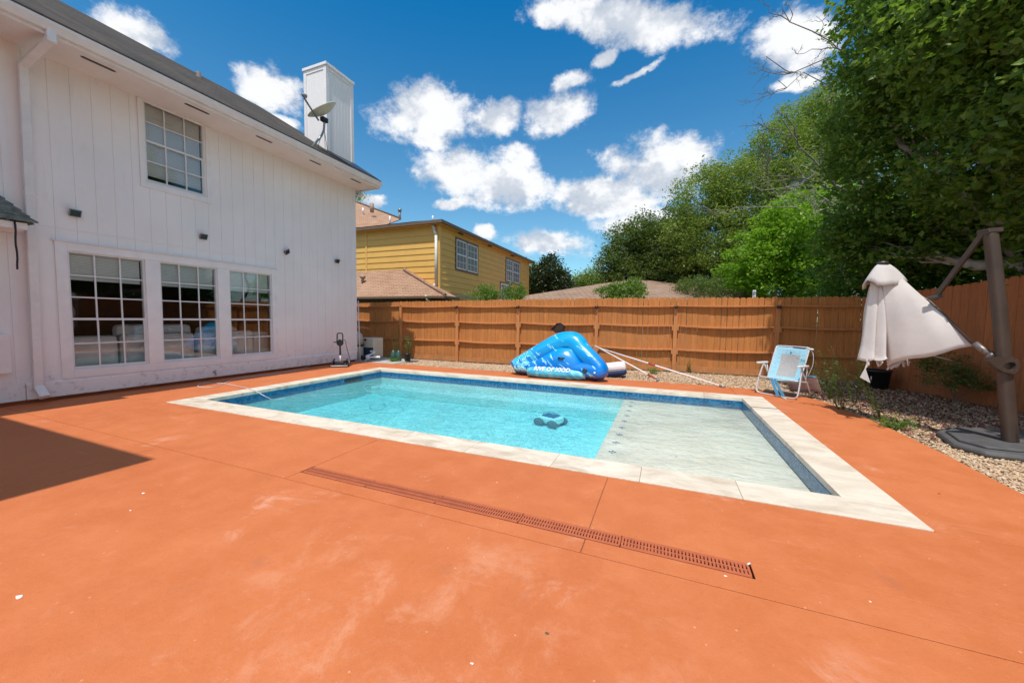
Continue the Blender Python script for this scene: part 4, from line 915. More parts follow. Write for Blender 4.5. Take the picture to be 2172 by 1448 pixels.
for a in (-.045, .045): MB().lathe([(0, -.002), (.014, -.002), (.014, .004), (0, .004)], cd_(a, -.053, .775), 10, -ly_).build('button', M_trim, r)
MB().tube([cd_(-.08, 0, .70), cd_(-.17, -.01, .70)], .013, 8).build('cord_plug', M_black, r)
MB().tube(smooth([cd_(.08, 0, .76), cd_(.14, 0, .74), cd_(.17, .02, .55), cd_(.24, .06, .25), cd_(.27, .08, .06)]), .008, 6).build('cord', M_black, r)

# leaning pole
a, b = at(764, 767, z=0), onfence(753, 668, .05)
tag(MB().tube([a, Vector((WX+.05, 9.26, 1.95))], .016, 8).build('leaning_pole', M_cable), 'slim grey pole leaning on the corner of the white house', 'pole')

# pool equipment
M_tank = mat('tank_shell', (.46, .42, .36), .45, var=.12, vscale=5)
fx, fy_ = -9.62, 9.62
r = thing('pool_filter', 'tall rounded filter tank half hidden by the house corner', 'pool filter', (fx, fy_, 0))
MB().lathe([(.20, 0), (.22, .04), (.22, .42), (.21, .44)], (fx, fy_, 0), 24).build('lower_shell', M_tank, r)
MB().lathe([(.225, .44), (.235, .45), (.235, .50), (.225, .51)], (fx, fy_, 0), 24).build('clamp_band', M_black, r)
MB().lathe([(.218, .51), (.215, .72), (.17, .86), (.08, .93), (0, .945)], (fx, fy_, 0), 24).build('upper_shell', M_tank, r)
MB().lathe([(.03, .94), (.03, 1.0), (.06, 1.02), (0, 1.03)], (fx, fy_, 0), 12).build('valve', M_black, r)
hx0 = onfence(758, 740, .5)
r = thing('pool_heater', 'beige louvred heater box between filter tank and fence', 'pool heater', (-9.0, 10.0, 0))
p0 = at(769, 716, y=9.82); p1 = at(792, 716, y=9.82)
MB().box((p0.x, 9.82, .04), (p1.x, 10.3, p0.z)).build('cabinet', M_beigebox, r, bevel=.03)
MB().box((p0.x+.05, 9.812, .08), (p1.x-.01, 9.8195, p0.z*.55)).build('grille', mat('dark_louvre', rough=.4, fn=slat_fn((.03, .05, .07))), r)
MB().box((p0.x+.08, 9.80, p0.z-.10), (p0.x+.17, 9.8195, p0.z-.03)).build('control_cover', M_black, r, bevel=.006)
r = thing('pool_pump', 'low black pump at the foot of the filter tank', 'pump', (-8.95, 9.45, 0))
MB().lathe([(0, -.14), (.07, -.14), (.08, .0), (.07, .14), (0, .14)], (-9.05, 9.42, .10), 16, (.9, .4, 0)).build('motor', M_black, r)
MB().lathe([(.06, 0), (.07, .12), (.06, .16), (0, .17)], (-8.93, 9.40, .03), 14).build('strainer_pot', M_whitepvc, r)
r = thing('pvc_pipes', 'white and grey plastic pipes bent low over the concrete pad', 'pipe', (-8.6, 9.5, 0))
for k, (pts, rr) in enumerate((([at(770, 757, y=9.5), at(781, 754, y=9.5), at(793, 748, y=9.55), at(793, 745, y=9.6), at(786, 745, y=9.6)], .032), ([at(776, 766, y=9.4), at(776, 760, y=9.4), at(781, 758, y=9.4), at(800, 757, y=9.45), at(806, 757, y=9.5)], .034), ([at(771, 764, y=9.42), at(771, 756, y=9.42)], .036))):
    MB().tube(smooth(pts, 4), rr, 10).build('pipe', M_whitepvc, r)
g1 = at(838, 766, z=0)
def sprigs(name, label, base, n, h, spread, m, seed, leaf=.035, cat='plant', lean=(0, 0), per=26, group=None, wid=.35, stemr=.004, flowers=0):
    rng = np.random.default_rng(seed); r = thing(name, label, cat, base, group); mb = MB(); P = []
    for k in range(n):
        a = rng.uniform(0, 6.28); hh = h*rng.uniform(.55, 1.1); q = np.array([math.cos(a), math.sin(a), 0])*spread*rng.uniform(.3, 1); top = np.array(base)+q+np.array([lean[0]*hh, lean[1]*hh, hh]); st = np.array(base)+q*.12
        pts = [st+(top-st)*(i/5)+np.array([0, 0, .12*hh*math.sin(math.pi*i/5)*.5])+rng.normal(size=3)*.012*(i > 0) for i in range(6)]
        mb.tube([Vector(p) for p in pts], [stemr*(1.2-.16*i) for i in range(6)], 4, cap=False)
        for i in range(per):
            f = rng.uniform(.12, 1)*5; i0 = min(int(f), 4); P.append(pts[i0]+(pts[i0+1]-pts[i0])*(f-i0)+rng.normal(size=3)*leaf*.35)
    mb.build('stem', m, r); leafmesh('foliage', np.array(P), leaf, m, r, rng, -.15, wid, .5)
    return r
M_potgreen = mat('dark_green_ceramic', (.035, .09, .075), .3, var=.3, vscale=20)
r = thing('ceramic_planter', 'dark green two-lobed ceramic planter at the end of the gravel', 'planter', (g1.x-.12, g1.y+.2, 0))
for dx in (-.11, .10): 
    MB().lathe([(.08, 0), (.11, .08), (.10, .2), (.055, .30), (.03, .34), (0, .35)], (g1.x-.12+dx, g1.y+.2, 0), 14).build('lobe', M_potgreen, r)
r = thing('plant_pot', 'small black pot beside the green planter', 'pot', (g1.x+.30, g1.y+.25, 0))
MB().lathe([(.09, 0), (.12, .22), (.13, .22), (.13, .25), (.115, .25), (.11, .2), (0, .2)], (g1.x+.30, g1.y+.25, 0), 18).build('shell', M_black, r)
sprigs('weed', 'tall thin weed in front of the fence near the green planter', (g1.x-.25, g1.y+.35, 0), 7, .95, .22, L_weed, 3, .035, per=20)
sprigs('potted_plant', 'spiky blade leaved plant growing in the small black pot', (g1.x+.30, g1.y+.25, .2), 12, .60, .16, L_weed, 4, .11, per=8, wid=.16)
sprigs('weed', 'low bright green weed tuft at the foot of the green planter', (g1.x-.05, g1.y, 0), 26, .10, .30, L_bush, 5, .05, per=10)

# ------------------------------------------------------------------ inflatable island
M_float = None
def float_fn(t, b):
    o = objc(t); s = t.new('ShaderNodeSeparateXYZ', {0: o}); x, y, z = s.outputs
    n = t.noise(2.6, 3, .5, scalev(t, o, (1, 1, 1)), 1.2); n2 = t.noise(4.2, 2, .5, t.vmath('ADD', o, (4, 0, 1)), 2.0)
    # splashes printed on the left third
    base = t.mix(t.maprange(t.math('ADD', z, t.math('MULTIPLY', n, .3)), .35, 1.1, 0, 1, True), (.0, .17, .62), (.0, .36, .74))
    sx_ = t.maprange(t.math('ADD', x, t.math('MULTIPLY', z, .5)), .15, -.95, 0, 1)
    rv = t.new('ShaderNodeVectorRotate', {'Vector': o, 'Angle': math.radians(-38)}, rotation_type='Y_AXIS').outputs[0]
    fing = t.noise(5.5, 2.5, .5, scalev(t, rv, (.42, .6, 1.6)), .6); fl = t.math('ADD', fing, t.math('MULTIPLY', sx_, .28))
    c = t.mix(t.maprange(fl, .63, .645), base, (.04, .46, .70)); line = t.math('MULTIPLY', t.maprange(fl, .620, .633), t.maprange(fl, .662, .648))
    c = t.mix(line, c, (.45, .85, .88)); c = t.mix(t.maprange(fl, .79, .805), c, (.20, .60, .68))
    line2 = t.math('MULTIPLY', t.maprange(fl, .775, .79), t.maprange(fl, .82, .805)); c = t.mix(line2, c, (.72, .92, .92))
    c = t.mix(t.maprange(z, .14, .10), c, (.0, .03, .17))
    t.l.new(c, b.inputs['Base Color']); b.inputs['Coat Weight'].default_value = .5; b.inputs['Coat Roughness'].default_value = .08
    w = t.noise(7, 4, .6, o); t.l.new(t.new('ShaderNodeBump', {'Strength': .18, 'Distance': .02, 'Height': w}).outputs[0], b.inputs['Normal'])
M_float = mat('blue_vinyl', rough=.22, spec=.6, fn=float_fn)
A = at(1078, 780, z=.16); Bp = at(1290, 797, z=.16); fd = (Bp-A); fd.z = 0; FLn = fd.length; fd.normalize(); fnn = Vector((-fd.y, fd.x, 0))   # fnn points at the fence
f0 = Vector(((A.x+Bp.x)/2, (A.y+Bp.y)/2, 0))
r = thing('inflatable_float', 'big blue inflatable triangle float leaning back near the fence, splash print', 'pool float', f0)
def fp(a, h, dep=0.0): return f0+fd*a+Vector((0, 0, h))+fnn*(dep+h*.42)
hwid = FLn/2
ring = smooth([fp(-hwid*.80, .19), fp(-hwid*.30, .55), fp(-.02, .83), fp(.22, .88), fp(.42, .78), fp(hwid*.62, .52), fp(hwid*.86, .22), fp(hwid*.6, .19), fp(0, .18), fp(-hwid*.5, .18)], 6)
ring = ring[:-1]
cl = smooth([fp(-hwid*.84, .22), fp(-hwid*.45, .52), fp(-.08, .80), fp(.16, .87), fp(.38, .85), fp(.58, .66), fp(hwid*.68, .44), fp(hwid*.83, .24), fp(hwid*.6, .23), fp(0, .22), fp(-hwid*.5, .21), fp(-hwid*.84, .22)], 7)[:-1]
rad = [.205+.10*max(0, (p.z-.3)) for p in cl]
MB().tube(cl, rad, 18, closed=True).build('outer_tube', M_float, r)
rows = []
oc = fp(.12, .42, -.02)
tri = [fp(-hwid*.66, .22, -.13), fp(.02, .74, -.13), fp(.38, .74, -.13), fp(hwid*.62, .22, -.13)]
for i in range(13):
    f = i/12; row = []
    a = tri[0].lerp(tri[1], f); b = tri[3].lerp(tri[2], f)
    for k in range(17): g_ = k/16; row.append(a.lerp(b, g_)-fnn*(.15*math.sin(math.pi*g_)**.6*math.sin(math.pi*(.08+.84*f))**.6)+Vector((0, 0, .05*math.sin(math.pi*g_)*math.sin(math.pi*f))))
    rows.append(row)
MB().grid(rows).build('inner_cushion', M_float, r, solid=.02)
def foot_fn(t, b):
    n = t.noise(3, 3, .5, pos(t), 1.5); c = t.ramp(n, (.3, (.02, .30, .62)), (.5, (.08, .52, .72)), (.65, (.32, .72, .78))); t.l.new(c, b.inputs['Base Color']); b.inputs['Coat Weight'].default_value = .5
M_foot = mat('pale_blue_vinyl', rough=.22, fn=foot_fn)
fa, fb = at(1120, 787, z=.14), at(1243, 795, z=.14); off = Vector((0, 0, 0))
ax = (fb-fa).normalized(); pts = [fa+ax*(fb-fa).length*k/10 for k in range(11)]
MB().tube(pts, [.10, .125, .13]+[.135]*5+[.13, .125, .10], 16).build('front_bolster', M_foot, r)
MB().tube([fp(.10, .50, -.26), fp(.13, .51, -.34), fp(.23, .51, -.34), fp(.26, .50, -.26)], .022, 8).build('grab_handle', M_black, r)
MB().lathe([(0, -.01), (.055, -.01), (.055, .02), (.03, .022), (0, .012)], fp(hwid*.60, .25, -.215), 16, -fnn+Vector((0, 0, .35))).build('valve', M_black, r)
MB().lathe([(0, -.01), (.022, -.01), (.022, .02), (0, .02)], fp(hwid*.78, .22, -.20), 10, -fnn+Vector((0, 0, .3))).build('small_valve', M_trim, r)
def text(body, name, m, parent, org, xd, yd, size, shear=.25, ext=.002):
    cu = bpy.data.curves.new(name, 'FONT'); cu.body = body; cu.size = size; cu.extrude = ext; cu.shear = shear; cu.offset = size*.03; cu.resolution_u = 2
    o = bpy.data.objects.new('tmp', cu); C.objects.link(o); dg = bpy.context.evaluated_depsgraph_get(); me = bpy.data.meshes.new_from_object(o.evaluated_get(dg)); C.objects.unlink(o); bpy.data.objects.remove(o)
    zd = xd.cross(yd); M = Matrix((xd, yd, zd)).transposed().to_4x4(); M.translation = org-parent.location; me.transform(M); me.materials.clear(); me.materials.append(m)
    ob = bpy.data.objects.new(name, me); C.objects.link(ob); ob.parent = parent; return ob
ny = Vector((ax.y, -ax.x, 0)); yd = (Vector((0, 0, .62))-ny*.78).normalized(); 
text('RIVE OF XIOD', 'lettering', M_trim, r, fa+ax*.18+ny*.132+Vector((0, 0, .055)), ax, (Vector((0, 0, .93))-ny*.36).normalized(), .140)
# rake head behind it, cushion beside it, two poles
p_ = onfence(1188, 700, .35); r = thing('leaf_rake', 'brown leaf net head poking up behind the blue float', 'leaf net', (p_.x, p_.y, .0))
d1, d2 = onfence(1170, 697, .35), onfence(1198, 691, .35)
mb = MB(); mb.add([onfence(1169, 697, .35), onfence(1181, 686, .35), onfence(1190, 685, .35), onfence(1198, 692, .35), onfence(1196, 704, .30), onfence(1178, 706, .30)], [(0, 1, 2, 3, 4, 5)]); mb.build('net', mat('brown_net', (.07, .04, .035), .9, var=.5, vscale=50), r, solid=.03)
MB().tube([onfence(1168, 700, .37), onfence(1181, 686, .37), onfence(1190, 685, .37), onfence(1198, 692, .37), onfence(1196, 704, .32)], .012, 6).build('rim', M_black, r)
MB().tube([onfence(1190, 708, .32), Vector((onfence(1205, 770, .5).x, onfence(1205, 770, .5).y, .05))], .014, 6).build('handle', M_metalgrey, r)
a = at(1293, 799, z=0); b = at(1327, 800, z=0); cw = (b-a).length
r = thing('float_pillow', 'white and navy inflatable pillow at the right end of the blue float', 'pool float', ((a.x+b.x)/2-.08, a.y+.2, 0))
def pil(z0, z1, m, name, sc=1.0):
    mb = MB(); M = Matrix.Translation((r.location.x, r.location.y, 0)) @ Matrix.Rotation(.12, 4, 'Z') @ Matrix.Rotation(-.16, 4, 'Y'); mb.box((-.30*sc, -.24*sc, z0), (.30*sc, .24*sc, z1), M); mb.build(name, m, r, bevel=min(.075, (z1-z0)*.42))
pil(.03, .17, mat('navy_vinyl', (.01, .03, .11), .3), 'base'); pil(.13, .34, M_trim, 'top', .99)
def pole(name, label, p0, p1, reds, tip):
    r = thing(name, label, 'pole', p1, 'telescopic pool poles leaning on the float')
    mb = MB(); mb.tube([p0, p1], .017, 10); mb.build('shaft', M_trim, r)
    for (f0_, f1_) in reds: MB().tube([p0.lerp(p1, f0_), p0.lerp(p1, f1_)], .0215, 10).build('grip', mat('red_grip', (.42, .03, .03), .5), r)
    d = (p1-p0).normalized(); MB().tube([p1-d*.02, p1+d*tip], .024, 8).build('end_fitting', M_metalgrey, r)
pa = onfence(1262, 733, .62); pole('pool_pole', 'shorter white pole, red grip at its lower end on the gravel', pa, at(1393, 804, z=.04), [(.88, 1.0)], .07)
pb_ = onfence(1262, 735, .50); pole('pool_pole', 'longer white pole with a red band halfway down', pb_, at(1528, 818, z=.03), [(.50, .555)], .10)
q = onfence(1255, 729, .3)

# ------------------------------------------------------------------ beach chair
ca_ = at(1606, 833, z=0); cb_ = at(1689, 848, z=0); co = (ca_+cb_)/2
cx_ = (cb_-ca_).normalized(); cy_ = Vector((-cx_.y, cx_.x, 0)); Wc = (cb_-ca_).length/2+.01
r = thing('beach_chair', 'light blue folding beach chair with white arms at the pool corner', 'chair', co)
def cp(a, b, z): return co+cx_*a+cy_*b+Vector((0, 0, z))
M_tubew = mat('white_tube', (.68, .67, .66), .3, metal=.2); M_arm = mat('arm_plastic', (.72, .70, .66), .4)
def fab(t, b):
    p = pos(t); w = t.noise(18, 3, .6, scalev(t, p, (1, 1, 5))); c = t.mix(t.maprange(w, .35, .65), (.26, .52, .66), (.40, .66, .78)); t.l.new(c, b.inputs['Base Color'])
    t.l.new(t.new('ShaderNodeBump', {'Strength': .5, 'Distance': .01, 'Height': w}).outputs[0], b.inputs['Normal'])
M_fab = mat('light_blue_canvas', rough=.8, fn=fab); M_mesh = mat('grey_mesh', (.42, .40, .39), .8, var=.1, vscale=30, bump=(150, .4)); M_fabd = mat('blue_strap', (.10, .36, .58), .8, var=.15, vscale=20)
w = Wc
MB().tube(smooth([cp(-w+.02, .14, .60), cp(-w, .08, .40), cp(-w-.01, .0, .10), cp(-w+.03, -.01, .03), cp(-w+.12, -.01, .016), cp(0, -.01, .016), cp(w-.12, -.01, .016), cp(w-.03, -.01, .03), cp(w+.01, .0, .10), cp(w, .08, .40), cp(w-.02, .14, .60)], 5), .0135, 8).build('front_leg_frame', M_tubew, r)
w2 = Wc-.035
MB().tube(smooth([cp(-w2, .16, .57), cp(-w2, .42, .20), cp(-w2+.02, .56, .03), cp(-w2+.1, .57, .016), cp(0, .57, .016), cp(w2-.1, .57, .016), cp(w2-.02, .56, .03), cp(w2, .42, .20), cp(w2, .16, .57)], 5), .0125, 8).build('rear_leg_frame', M_tubew, r)
w3 = Wc-.07
bt = [cp(-w3, .20, .26), cp(-w3, .26, .45), cp(-w3, .44, .90), cp(-w3+.03, .455, .94), cp(-w3+.08, .458, .952), cp(w3-.08, .458, .952), cp(w3-.03, .455, .94), cp(w3, .44, .90), cp(w3, .26, .45), cp(w3, .20, .26)]
MB().tube(smooth(bt, 4), .0125, 8).build('back_frame', M_tubew, r)
MB().tube(smooth([cp(-w2, .40, .29), cp(-w2, .08, .335), cp(-w2+.04, .03, .34), cp(w2-.04, .03, .34), cp(w2, .08, .335), cp(w2, .40, .29)], 4), .0125, 8).build('seat_frame', M_tubew, r)
for s_ in (-1, 1):
    mb = MB(); P = [(s_*w-.03, -.02), (s_*w+.03, -.02), (s_*w+.035, .06), (s_*w+.025, .30), (s_*w-.025, .30), (s_*w-.035, .06)]
    mm = Matrix((cx_, cy_, Vector((0, 0, 1)))).transposed().to_4x4(); mm.translation = co
    mb.prism(P, .595, .632, mm).build('armrest', M_arm, r, bevel=.012)
    MB().tube([cp(s_*w, .28, .60), cp(s_*(w2), .32, .30)], .011, 8).build('arm_strut', M_tubew, r)
# back sling with a mesh window
def sling(f, g): # f across -1..1, g up 0..1
    a = w3*f; z = .27+.665*g; y = .205+.25*g+.055*(1-f*f)*math.sin(math.pi*min(1, g*1.1)) ; return cp(a, y, z)
rows = [[sling(-1+2*i/14, g/14) for i in range(15)] for g in range(15)]
inner = lambda i, g: abs(-1+2*(i+.5)/14) < .58-.22*max(0, (3.0-g))/3 and 2 <= g <= 10
mb1, mb2 = MB(), MB()
for g_ in range(14):
    for i in range(14):
        q_ = [rows[g_][i], rows[g_][i+1], rows[g_+1][i+1], rows[g_+1][i]]
        (mb2 if inner(i, g_) else mb1).add(q_, [(0, 1, 2, 3)])
mb1.build('back_sling', M_fab, r, solid=.006); mb2.build('mesh_window', M_mesh, r, solid=.004)
rows = [[cp(w3*(-1+2*i/10), .02+.24*j/6, .345-.035*math.sin(math.pi*i/10)-.06*j/6) for i in range(11)] for j in range(7)]
MB().grid(rows).build('seat_sling', M_fab, r, solid=.008)
for (a, b) in ((-.10, .00), (-.04, .10)): MB().bar(cp(a, -.005, .33), cp(b+.08, -.07, .02), .055, .006, (cy_.x, cy_.y, .2)).build('strap', M_fabd, r)
MB().tube([cp(.15, -.08, .02), cp(.25, -.13, .010)], .012, 6).build('strap_buckle', M_arm, r)
MB().lathe([(0, -.004), (.018, -.004), (.018, .004), (0, .004)], sling(0, .86)+(-cy_)*.006, 12, -cy_+Vector((0, 0, .4))).build('rivet_badge', M_metalgrey, r)
MB().tube([cp(.02, .45, .945), cp(w3-.06, .445, .94)], .010, 6).build('towel_bar', M_black, r)
M_pouch = mat('pouch_mesh', (.50, .44, .47), .7, var=.15, vscale=12)
rows = [[cp(-.05+(w3+.24)*i/6, .36+.10*math.sin(math.pi*i/6)+.05*j, .36-.30*j/4+.05*i/6-.02*math.sin(i)) for i in range(7)] for j in range(5)]
MB().grid(rows).build('storage_pouch', M_pouch, r, solid=.01); MB().tube(rows[0], .012, 6).build('pouch_rim', M_fabd, r)
mb = MB(); mb.tube(smooth([cp(w3, .45, .93), cp(w3+.06, .46, .84), cp(w3+.06, .47, .62), cp(w3+.0, .46, .42)]), .006, 5); mb.build('carry_cord', M_arm, r)
MB().tube([cp(w3-.01, .45, .93), cp(w3+.07, .45, .92)], .018, 8).build('bottle_hook', M_arm, r)

# ------------------------------------------------------------------ cantilever umbrella
ub = at(2143, 935, z=.09); D0 = (ub-Vector((0, 0, EYE))).dot(F)
um = thing('cantilever_umbrella', 'closed off-white cantilever umbrella on a leaning bronze mast', 'umbrella', (ub.x, ub.y, 0))
M_bronze = mat('bronze_paint', (.085, .058, .045), .45, metal=.3, var=.15, vscale=4); M_basep = mat('base_plastic', (.095, .09, .088), .6, var=.25, vscale=6, bump=(60, .2))
mb = MB(); 
c0 = [at(u, v, z=.0) for u, v in ((1985, 922), (2010, 912), (2172, 918), (2300, 935), (2300, 985), (2172, 978), (2090, 968), (2020, 948))]
mb.prism([(p.x, p.y) for p in c0], -.02, .055); mb.build('base_plate', M_basep, um, bevel=.03)
cc_ = [Vector((sum(p.x for p in c0)/8, sum(p.y for p in c0)/8, 0))]; 
mb = MB(); mb.prism([((p.x-cc_[0].x)*.86+cc_[0].x, (p.y-cc_[0].y)*.80+cc_[0].y) for p in c0], .05, .085); mb.build('base_cover', M_basep, um, bevel=.015)
ms_ = [(2143, 935, D0), (2136, 850, D0), (2129, 760, D0), (2120, 660, D0), (2110, 570, D0), (2100, 487, D0)]
pts = smooth([at(u, v, d=d) for u, v, d in ms_], 4)
mb = MB(); rt = R2; fw = Vector((F.x, F.y, 0)).normalized()
vs = []
for p in pts:
    f = (p.z-.1)/2.3; hw_ = .074-.010*f; hd = .048
    for a in range(12): an = 2*math.pi*a/12; ca1, sa1 = math.cos(an), math.sin(an); vs.append(p+rt*hw_*math.copysign(abs(ca1)**.6, ca1)+fw*hd*math.copysign(abs(sa1)**.6, sa1))
n = len(pts); fs = [(i*12+k, i*12+(k+1) % 12, (i+1)*12+(k+1) % 12, (i+1)*12+k) for i in range(n-1) for k in range(12)]+[tuple((n-1)*12+k for k in range(12))]
mb.add(vs, fs, True); mb.build('mast', M_bronze, um)
top = at(2098, 490, d=D0); elb = at(2084, 492, d=D0+.02); hin = at(1983, 632, d=D0+.55)
mb = MB(); mb.bar(at(2116, 489, d=D0), elb, .13, .055, (0, 0, 1)); mb.build('mast_cap', M_bronze, um, bevel=.01)
mb = MB(); mb.bar(at(2086, 494, d=D0+.03), hin, .035, .055, (0, 0, 1)); mb.build('upper_arm', M_bronze, um, bevel=.005)
apx = at(1872, 556, d=D0+1.0); low = at(2112, 762, d=D0+.06); tip = at(2072, 730, d=D0+.17)
mb = MB(); mb.tube([apx+Vector((0, 0, -.10))+F*.08, at(1973, 640, d=D0+.66), tip+F*.03], .018, 10); mb.build('boom', M_bronze, um)
mb = MB(); mb.tube([at(2066, 727, d=D0+.18), low], [.034, .042], 12); mb.tube([at(2096, 752, d=D0+.09), at(2106, 757, d=D0+.06)], .05, 12); mb.build('boom_sleeve', mat('scuffed_metal', (.20, .16, .15), .4, metal=.5, var=.4, vscale=25), um)
mb = MB(); mb.bar(at(1968, 633, d=D0+.56), at(1998, 627, d=D0+.50), .05, .045); mb.lathe([(0, -.03), (.022, -.03), (.022, .03), (0, .03)], hin, 12, -F); mb.build('hinge_bracket', mat('dark_bronze', (.05, .04, .035), .4), um, bevel=.006)
# handle: a flat bracket with a D shaped grip hole
D1 = D0-.09
def hpts(L): return [at(u, v, d=D1) for u, v in L]
outer = [(2098, 758), (2108, 756), (2150, 757), (2160, 762), (2164, 774), (2160, 788), (2150, 793), (2130, 789), (2112, 778), (2100, 768)]
innerh = [(2128, 778), (2130, 772), (2140, 768), (2152, 768), (2156, 774), (2153, 783), (2147, 786), (2136, 783), (2129, 779), (2128, 778)]
A1, A2 = hpts(outer), hpts(innerh); q = F*.05
bm_v = A1+A2+[p+q for p in A1]+[p+q for p in A2]; n = 10
match = [0, 0, 2, 3, 4, 5, 6, 7, 8, 9]; idx = [8, 9, 2, 3, 4, 5, 6, 7, 8, 9]
fs = []
pair = [9, 0, 2, 3, 4, 5, 6, 7, 8, 9]      # inner vertex nearest to each outer vertex
pair = [1, 1, 2, 3, 4, 5, 6, 7, 8, 0]
for i in range(n):
    j = (i+1) % n; a, b = n+pair[i], n+pair[j]
    f = (i, j, b, a) if a != b else (i, j, a)
    fs.append(f); fs.append(tuple(x+2*n for x in f)[::-1]); fs.append((i, i+2*n, j+2*n, j))
    k = n+i; l = n+j; fs.append((k, l, l+2*n, k+2*n))
mb = MB().add(bm_v, fs); mb.build('tilt_handle', M_bronze, um, bevel=.006)
# canopy: gathered cloth hanging from apex and stretched along the boom
M_canvas = mat('offwhite_canvas', (.60, .545, .52), .9, var=.10, vscale=2.5, bump=(120, .25))
dA = D0+1.0
def cv(u, v, dd=0.0): return at(u, v, d=dd)
def sheet(name, L, R, n=14, m=10, fold=.0, seed=0, lab=None, ph=0.0):
    """cloth between a left edge L and a right edge R (lists of (u,v,depth)), with soft folds"""
    def edge(E, f):
        k = f*(len(E)-1); i = min(int(k), len(E)-2); return at(*E[i][:2], d=E[i][2]).lerp(at(*E[i+1][:2], d=E[i+1][2]), k-i)
    rows = []
    for j in range(n+1):
        f = j/n; a, b = edge(L, f), edge(R, f); rows.append([a.lerp(b, i/m)-F*(fold*math.sin(math.pi*i/m)*(f**.7))+Vector((0, 0, -.02*f*math.sin(ph+6.28*i/m))) for i in range(m+1)])
    return MB().grid(rows).build(name, M_canvas, um, solid=.006)
b_ = D0
sheet('canopy', [(1866, 600, b_+.98), (1858, 680, b_+1.0), (1850, 755, b_+1.02), (1846, 762, b_+1.02)], [(1874, 600, b_+.95), (1880, 700, b_+.93), (1878, 760, b_+.92), (1880, 762, b_+.92)], fold=.10)
sheet('canopy', [(1848, 590, b_+1.05), (1836, 660, b_+1.10), (1826, 730, b_+1.12), (1818, 762, b_+1.13)], [(1868, 596, b_+.98), (1858, 690, b_+1.0), (1852, 758, b_+1.02), (1850, 764, b_+1.02)], fold=.12)
sheet('canopy', [(1843, 610, b_+1.10), (1832, 660, b_+1.18), (1828, 720, b_+1.2), (1822, 758, b_+1.2)], [(1852, 600, b_+1.1), (1850, 680, b_+1.15), (1845, 740, b_+1.2), (1840, 764, b_+1.2)], fold=.05)
# main panel, from the fold at the centre out to the boom
def panel():
    rows = []; n = 18; m = 16
    for j in range(n+1):
        f = j/n
        a = at(1873+12*f**1.5, 588+188*f, d=b_+.94-.02*f)                                    # centre fold, down to (1885,776)
        rr = at(1900+172*f, 578+154*f, d=b_+.93-.74*f)                                      # along the boom
        row = []
        for i in range(m+1):
            g = i/m; p = a.lerp(rr, g); p -= F*(.06*math.sin(math.pi*g)*math.sin(math.pi*f*.8+.2)); 
            sagz = .02*math.sin(math.pi*g)*f**3 + (.05*f**4*math.sin(g*9))*(1-g)*.8
            p.z += sagz; p += F*(.022*math.sin(g*14+f*2)*(1-g)*f); row.append(p)
        rows.append(row)
    return MB().grid(rows).build('canopy', M_canvas, um, solid=.006)
panel()
# inner flap drooping under the main panel
sheet('canopy_flap', [(1877, 745, b_+.98), (1880, 765, b_+.98), (1886, 782, b_+.95)], [(1955, 742, b_+.80), (1945, 748, b_+.82), (1890, 783, b_+.94)], fold=-.05, n=8)
sheet('canopy_flap', [(1925, 747, b_+.93), (1915, 755, b_+.95)], [(1975, 745, b_+.85), (1940, 757, b_+.9)], n=4, m=6)
# small cap on top
V = []
for j in range(6):
    f = j/5; row = []
    for i in range(21):
        g = i/20*2*math.pi; rr_ = (.045+.20*f**.9)*(1+.08*math.sin(5*g)*f); c_ = apx+Vector((0, 0, -.02)); z_ = -.30*f**1.25-.04*f*math.sin(3*g+1)-.03*f*math.cos(5*g)
        row.append(c_+R2*rr_*math.cos(g)*1.02+R2*.05*f+fw*rr_*.75*math.sin(g)+Vector((0, 0, z_)))
    V.append(row)
MB().grid(V).build('top_vent_cap', M_canvas, um, solid=.006)
MB().lathe([(.07, 0), (.06, .035), (0, .05)], apx+Vector((0, 0, -.03)), 14).build('finial', MATS['dark_bronze'], um)
MB().tube([at(1938, 744, d=b_+.8), at(2018, 765, d=b_+.8)], .010, 6).build('rib', M_metalgrey, um)
rng = random.Random(2)
for k, (u, v) in enumerate(((1838, 768), (1859, 768), (1868, 770), (1905, 772), (1914, 770), (1924, 768))):
    a = at(u, v-6, d=b_+1.0); mb = MB(); mb.tube(smooth([a, a+Vector((.01, 0, -.05)), a+Vector((rng.uniform(-.03, .03), 0, -.09)), a+Vector((.03, .01, -.02))], 3), .010, 5); mb.build('tie_strap', M_canvas, um)
mb = MB(); P = [at(1838, 771, d=b_+1.0), at(1843, 773, d=b_+1.0), at(1836, 782, d=b_+1.0), at(1846, 812, d=b_+1.0), at(1824, 800, d=b_+1.0), at(1833, 784, d=b_+1.0)]; mb.add(P, [(0, 1, 2, 5), (5, 2, 3, 4)]); mb.build('dangling_strap', M_canvas, um, solid=.004)

# black nursery pot in the corner, shrub and weeds
p_ = Vector((4.42, 10.62, 0)); r = thing('nursery_pot', 'large empty black nursery pot in the fence corner', 'pot', (p_.x, p_.y+.1, 0))
MB().lathe([(.19, -.03), (.23, .36), (.25, .36), (.25, .40), (.225, .40), (.20, .05), (0, .05)], (p_.x, p_.y+.1, 0), 26).build('shell', M_black, r)
MB().box((p_.x-.20, p_.y-.14, .2), (p_.x-.185, p_.y-.12, .27)).build('price_sticker', M_trim, r)
p_ = Vector((4.93, 9.25, 0))
tree('shrub', 'leafy green shrub against the side fence behind the umbrella mast', (p_.x, p_.y, -.03), [((p_.x-.05, p_.y, .45), (.42, .35, .38)), ((p_.x+.15, p_.y-.1, .25), (.38, .35, .25)), ((p_.x-.25, p_.y+.2, .8), (.22, .2, .3))], L_oliveD, M_bark, 260, 16, .05, .045, 61, .02, cat='shrub', twig=False, fork=(p_.x, p_.y, .1), shell=.1, wid=.55)
rngp = random.Random(12)
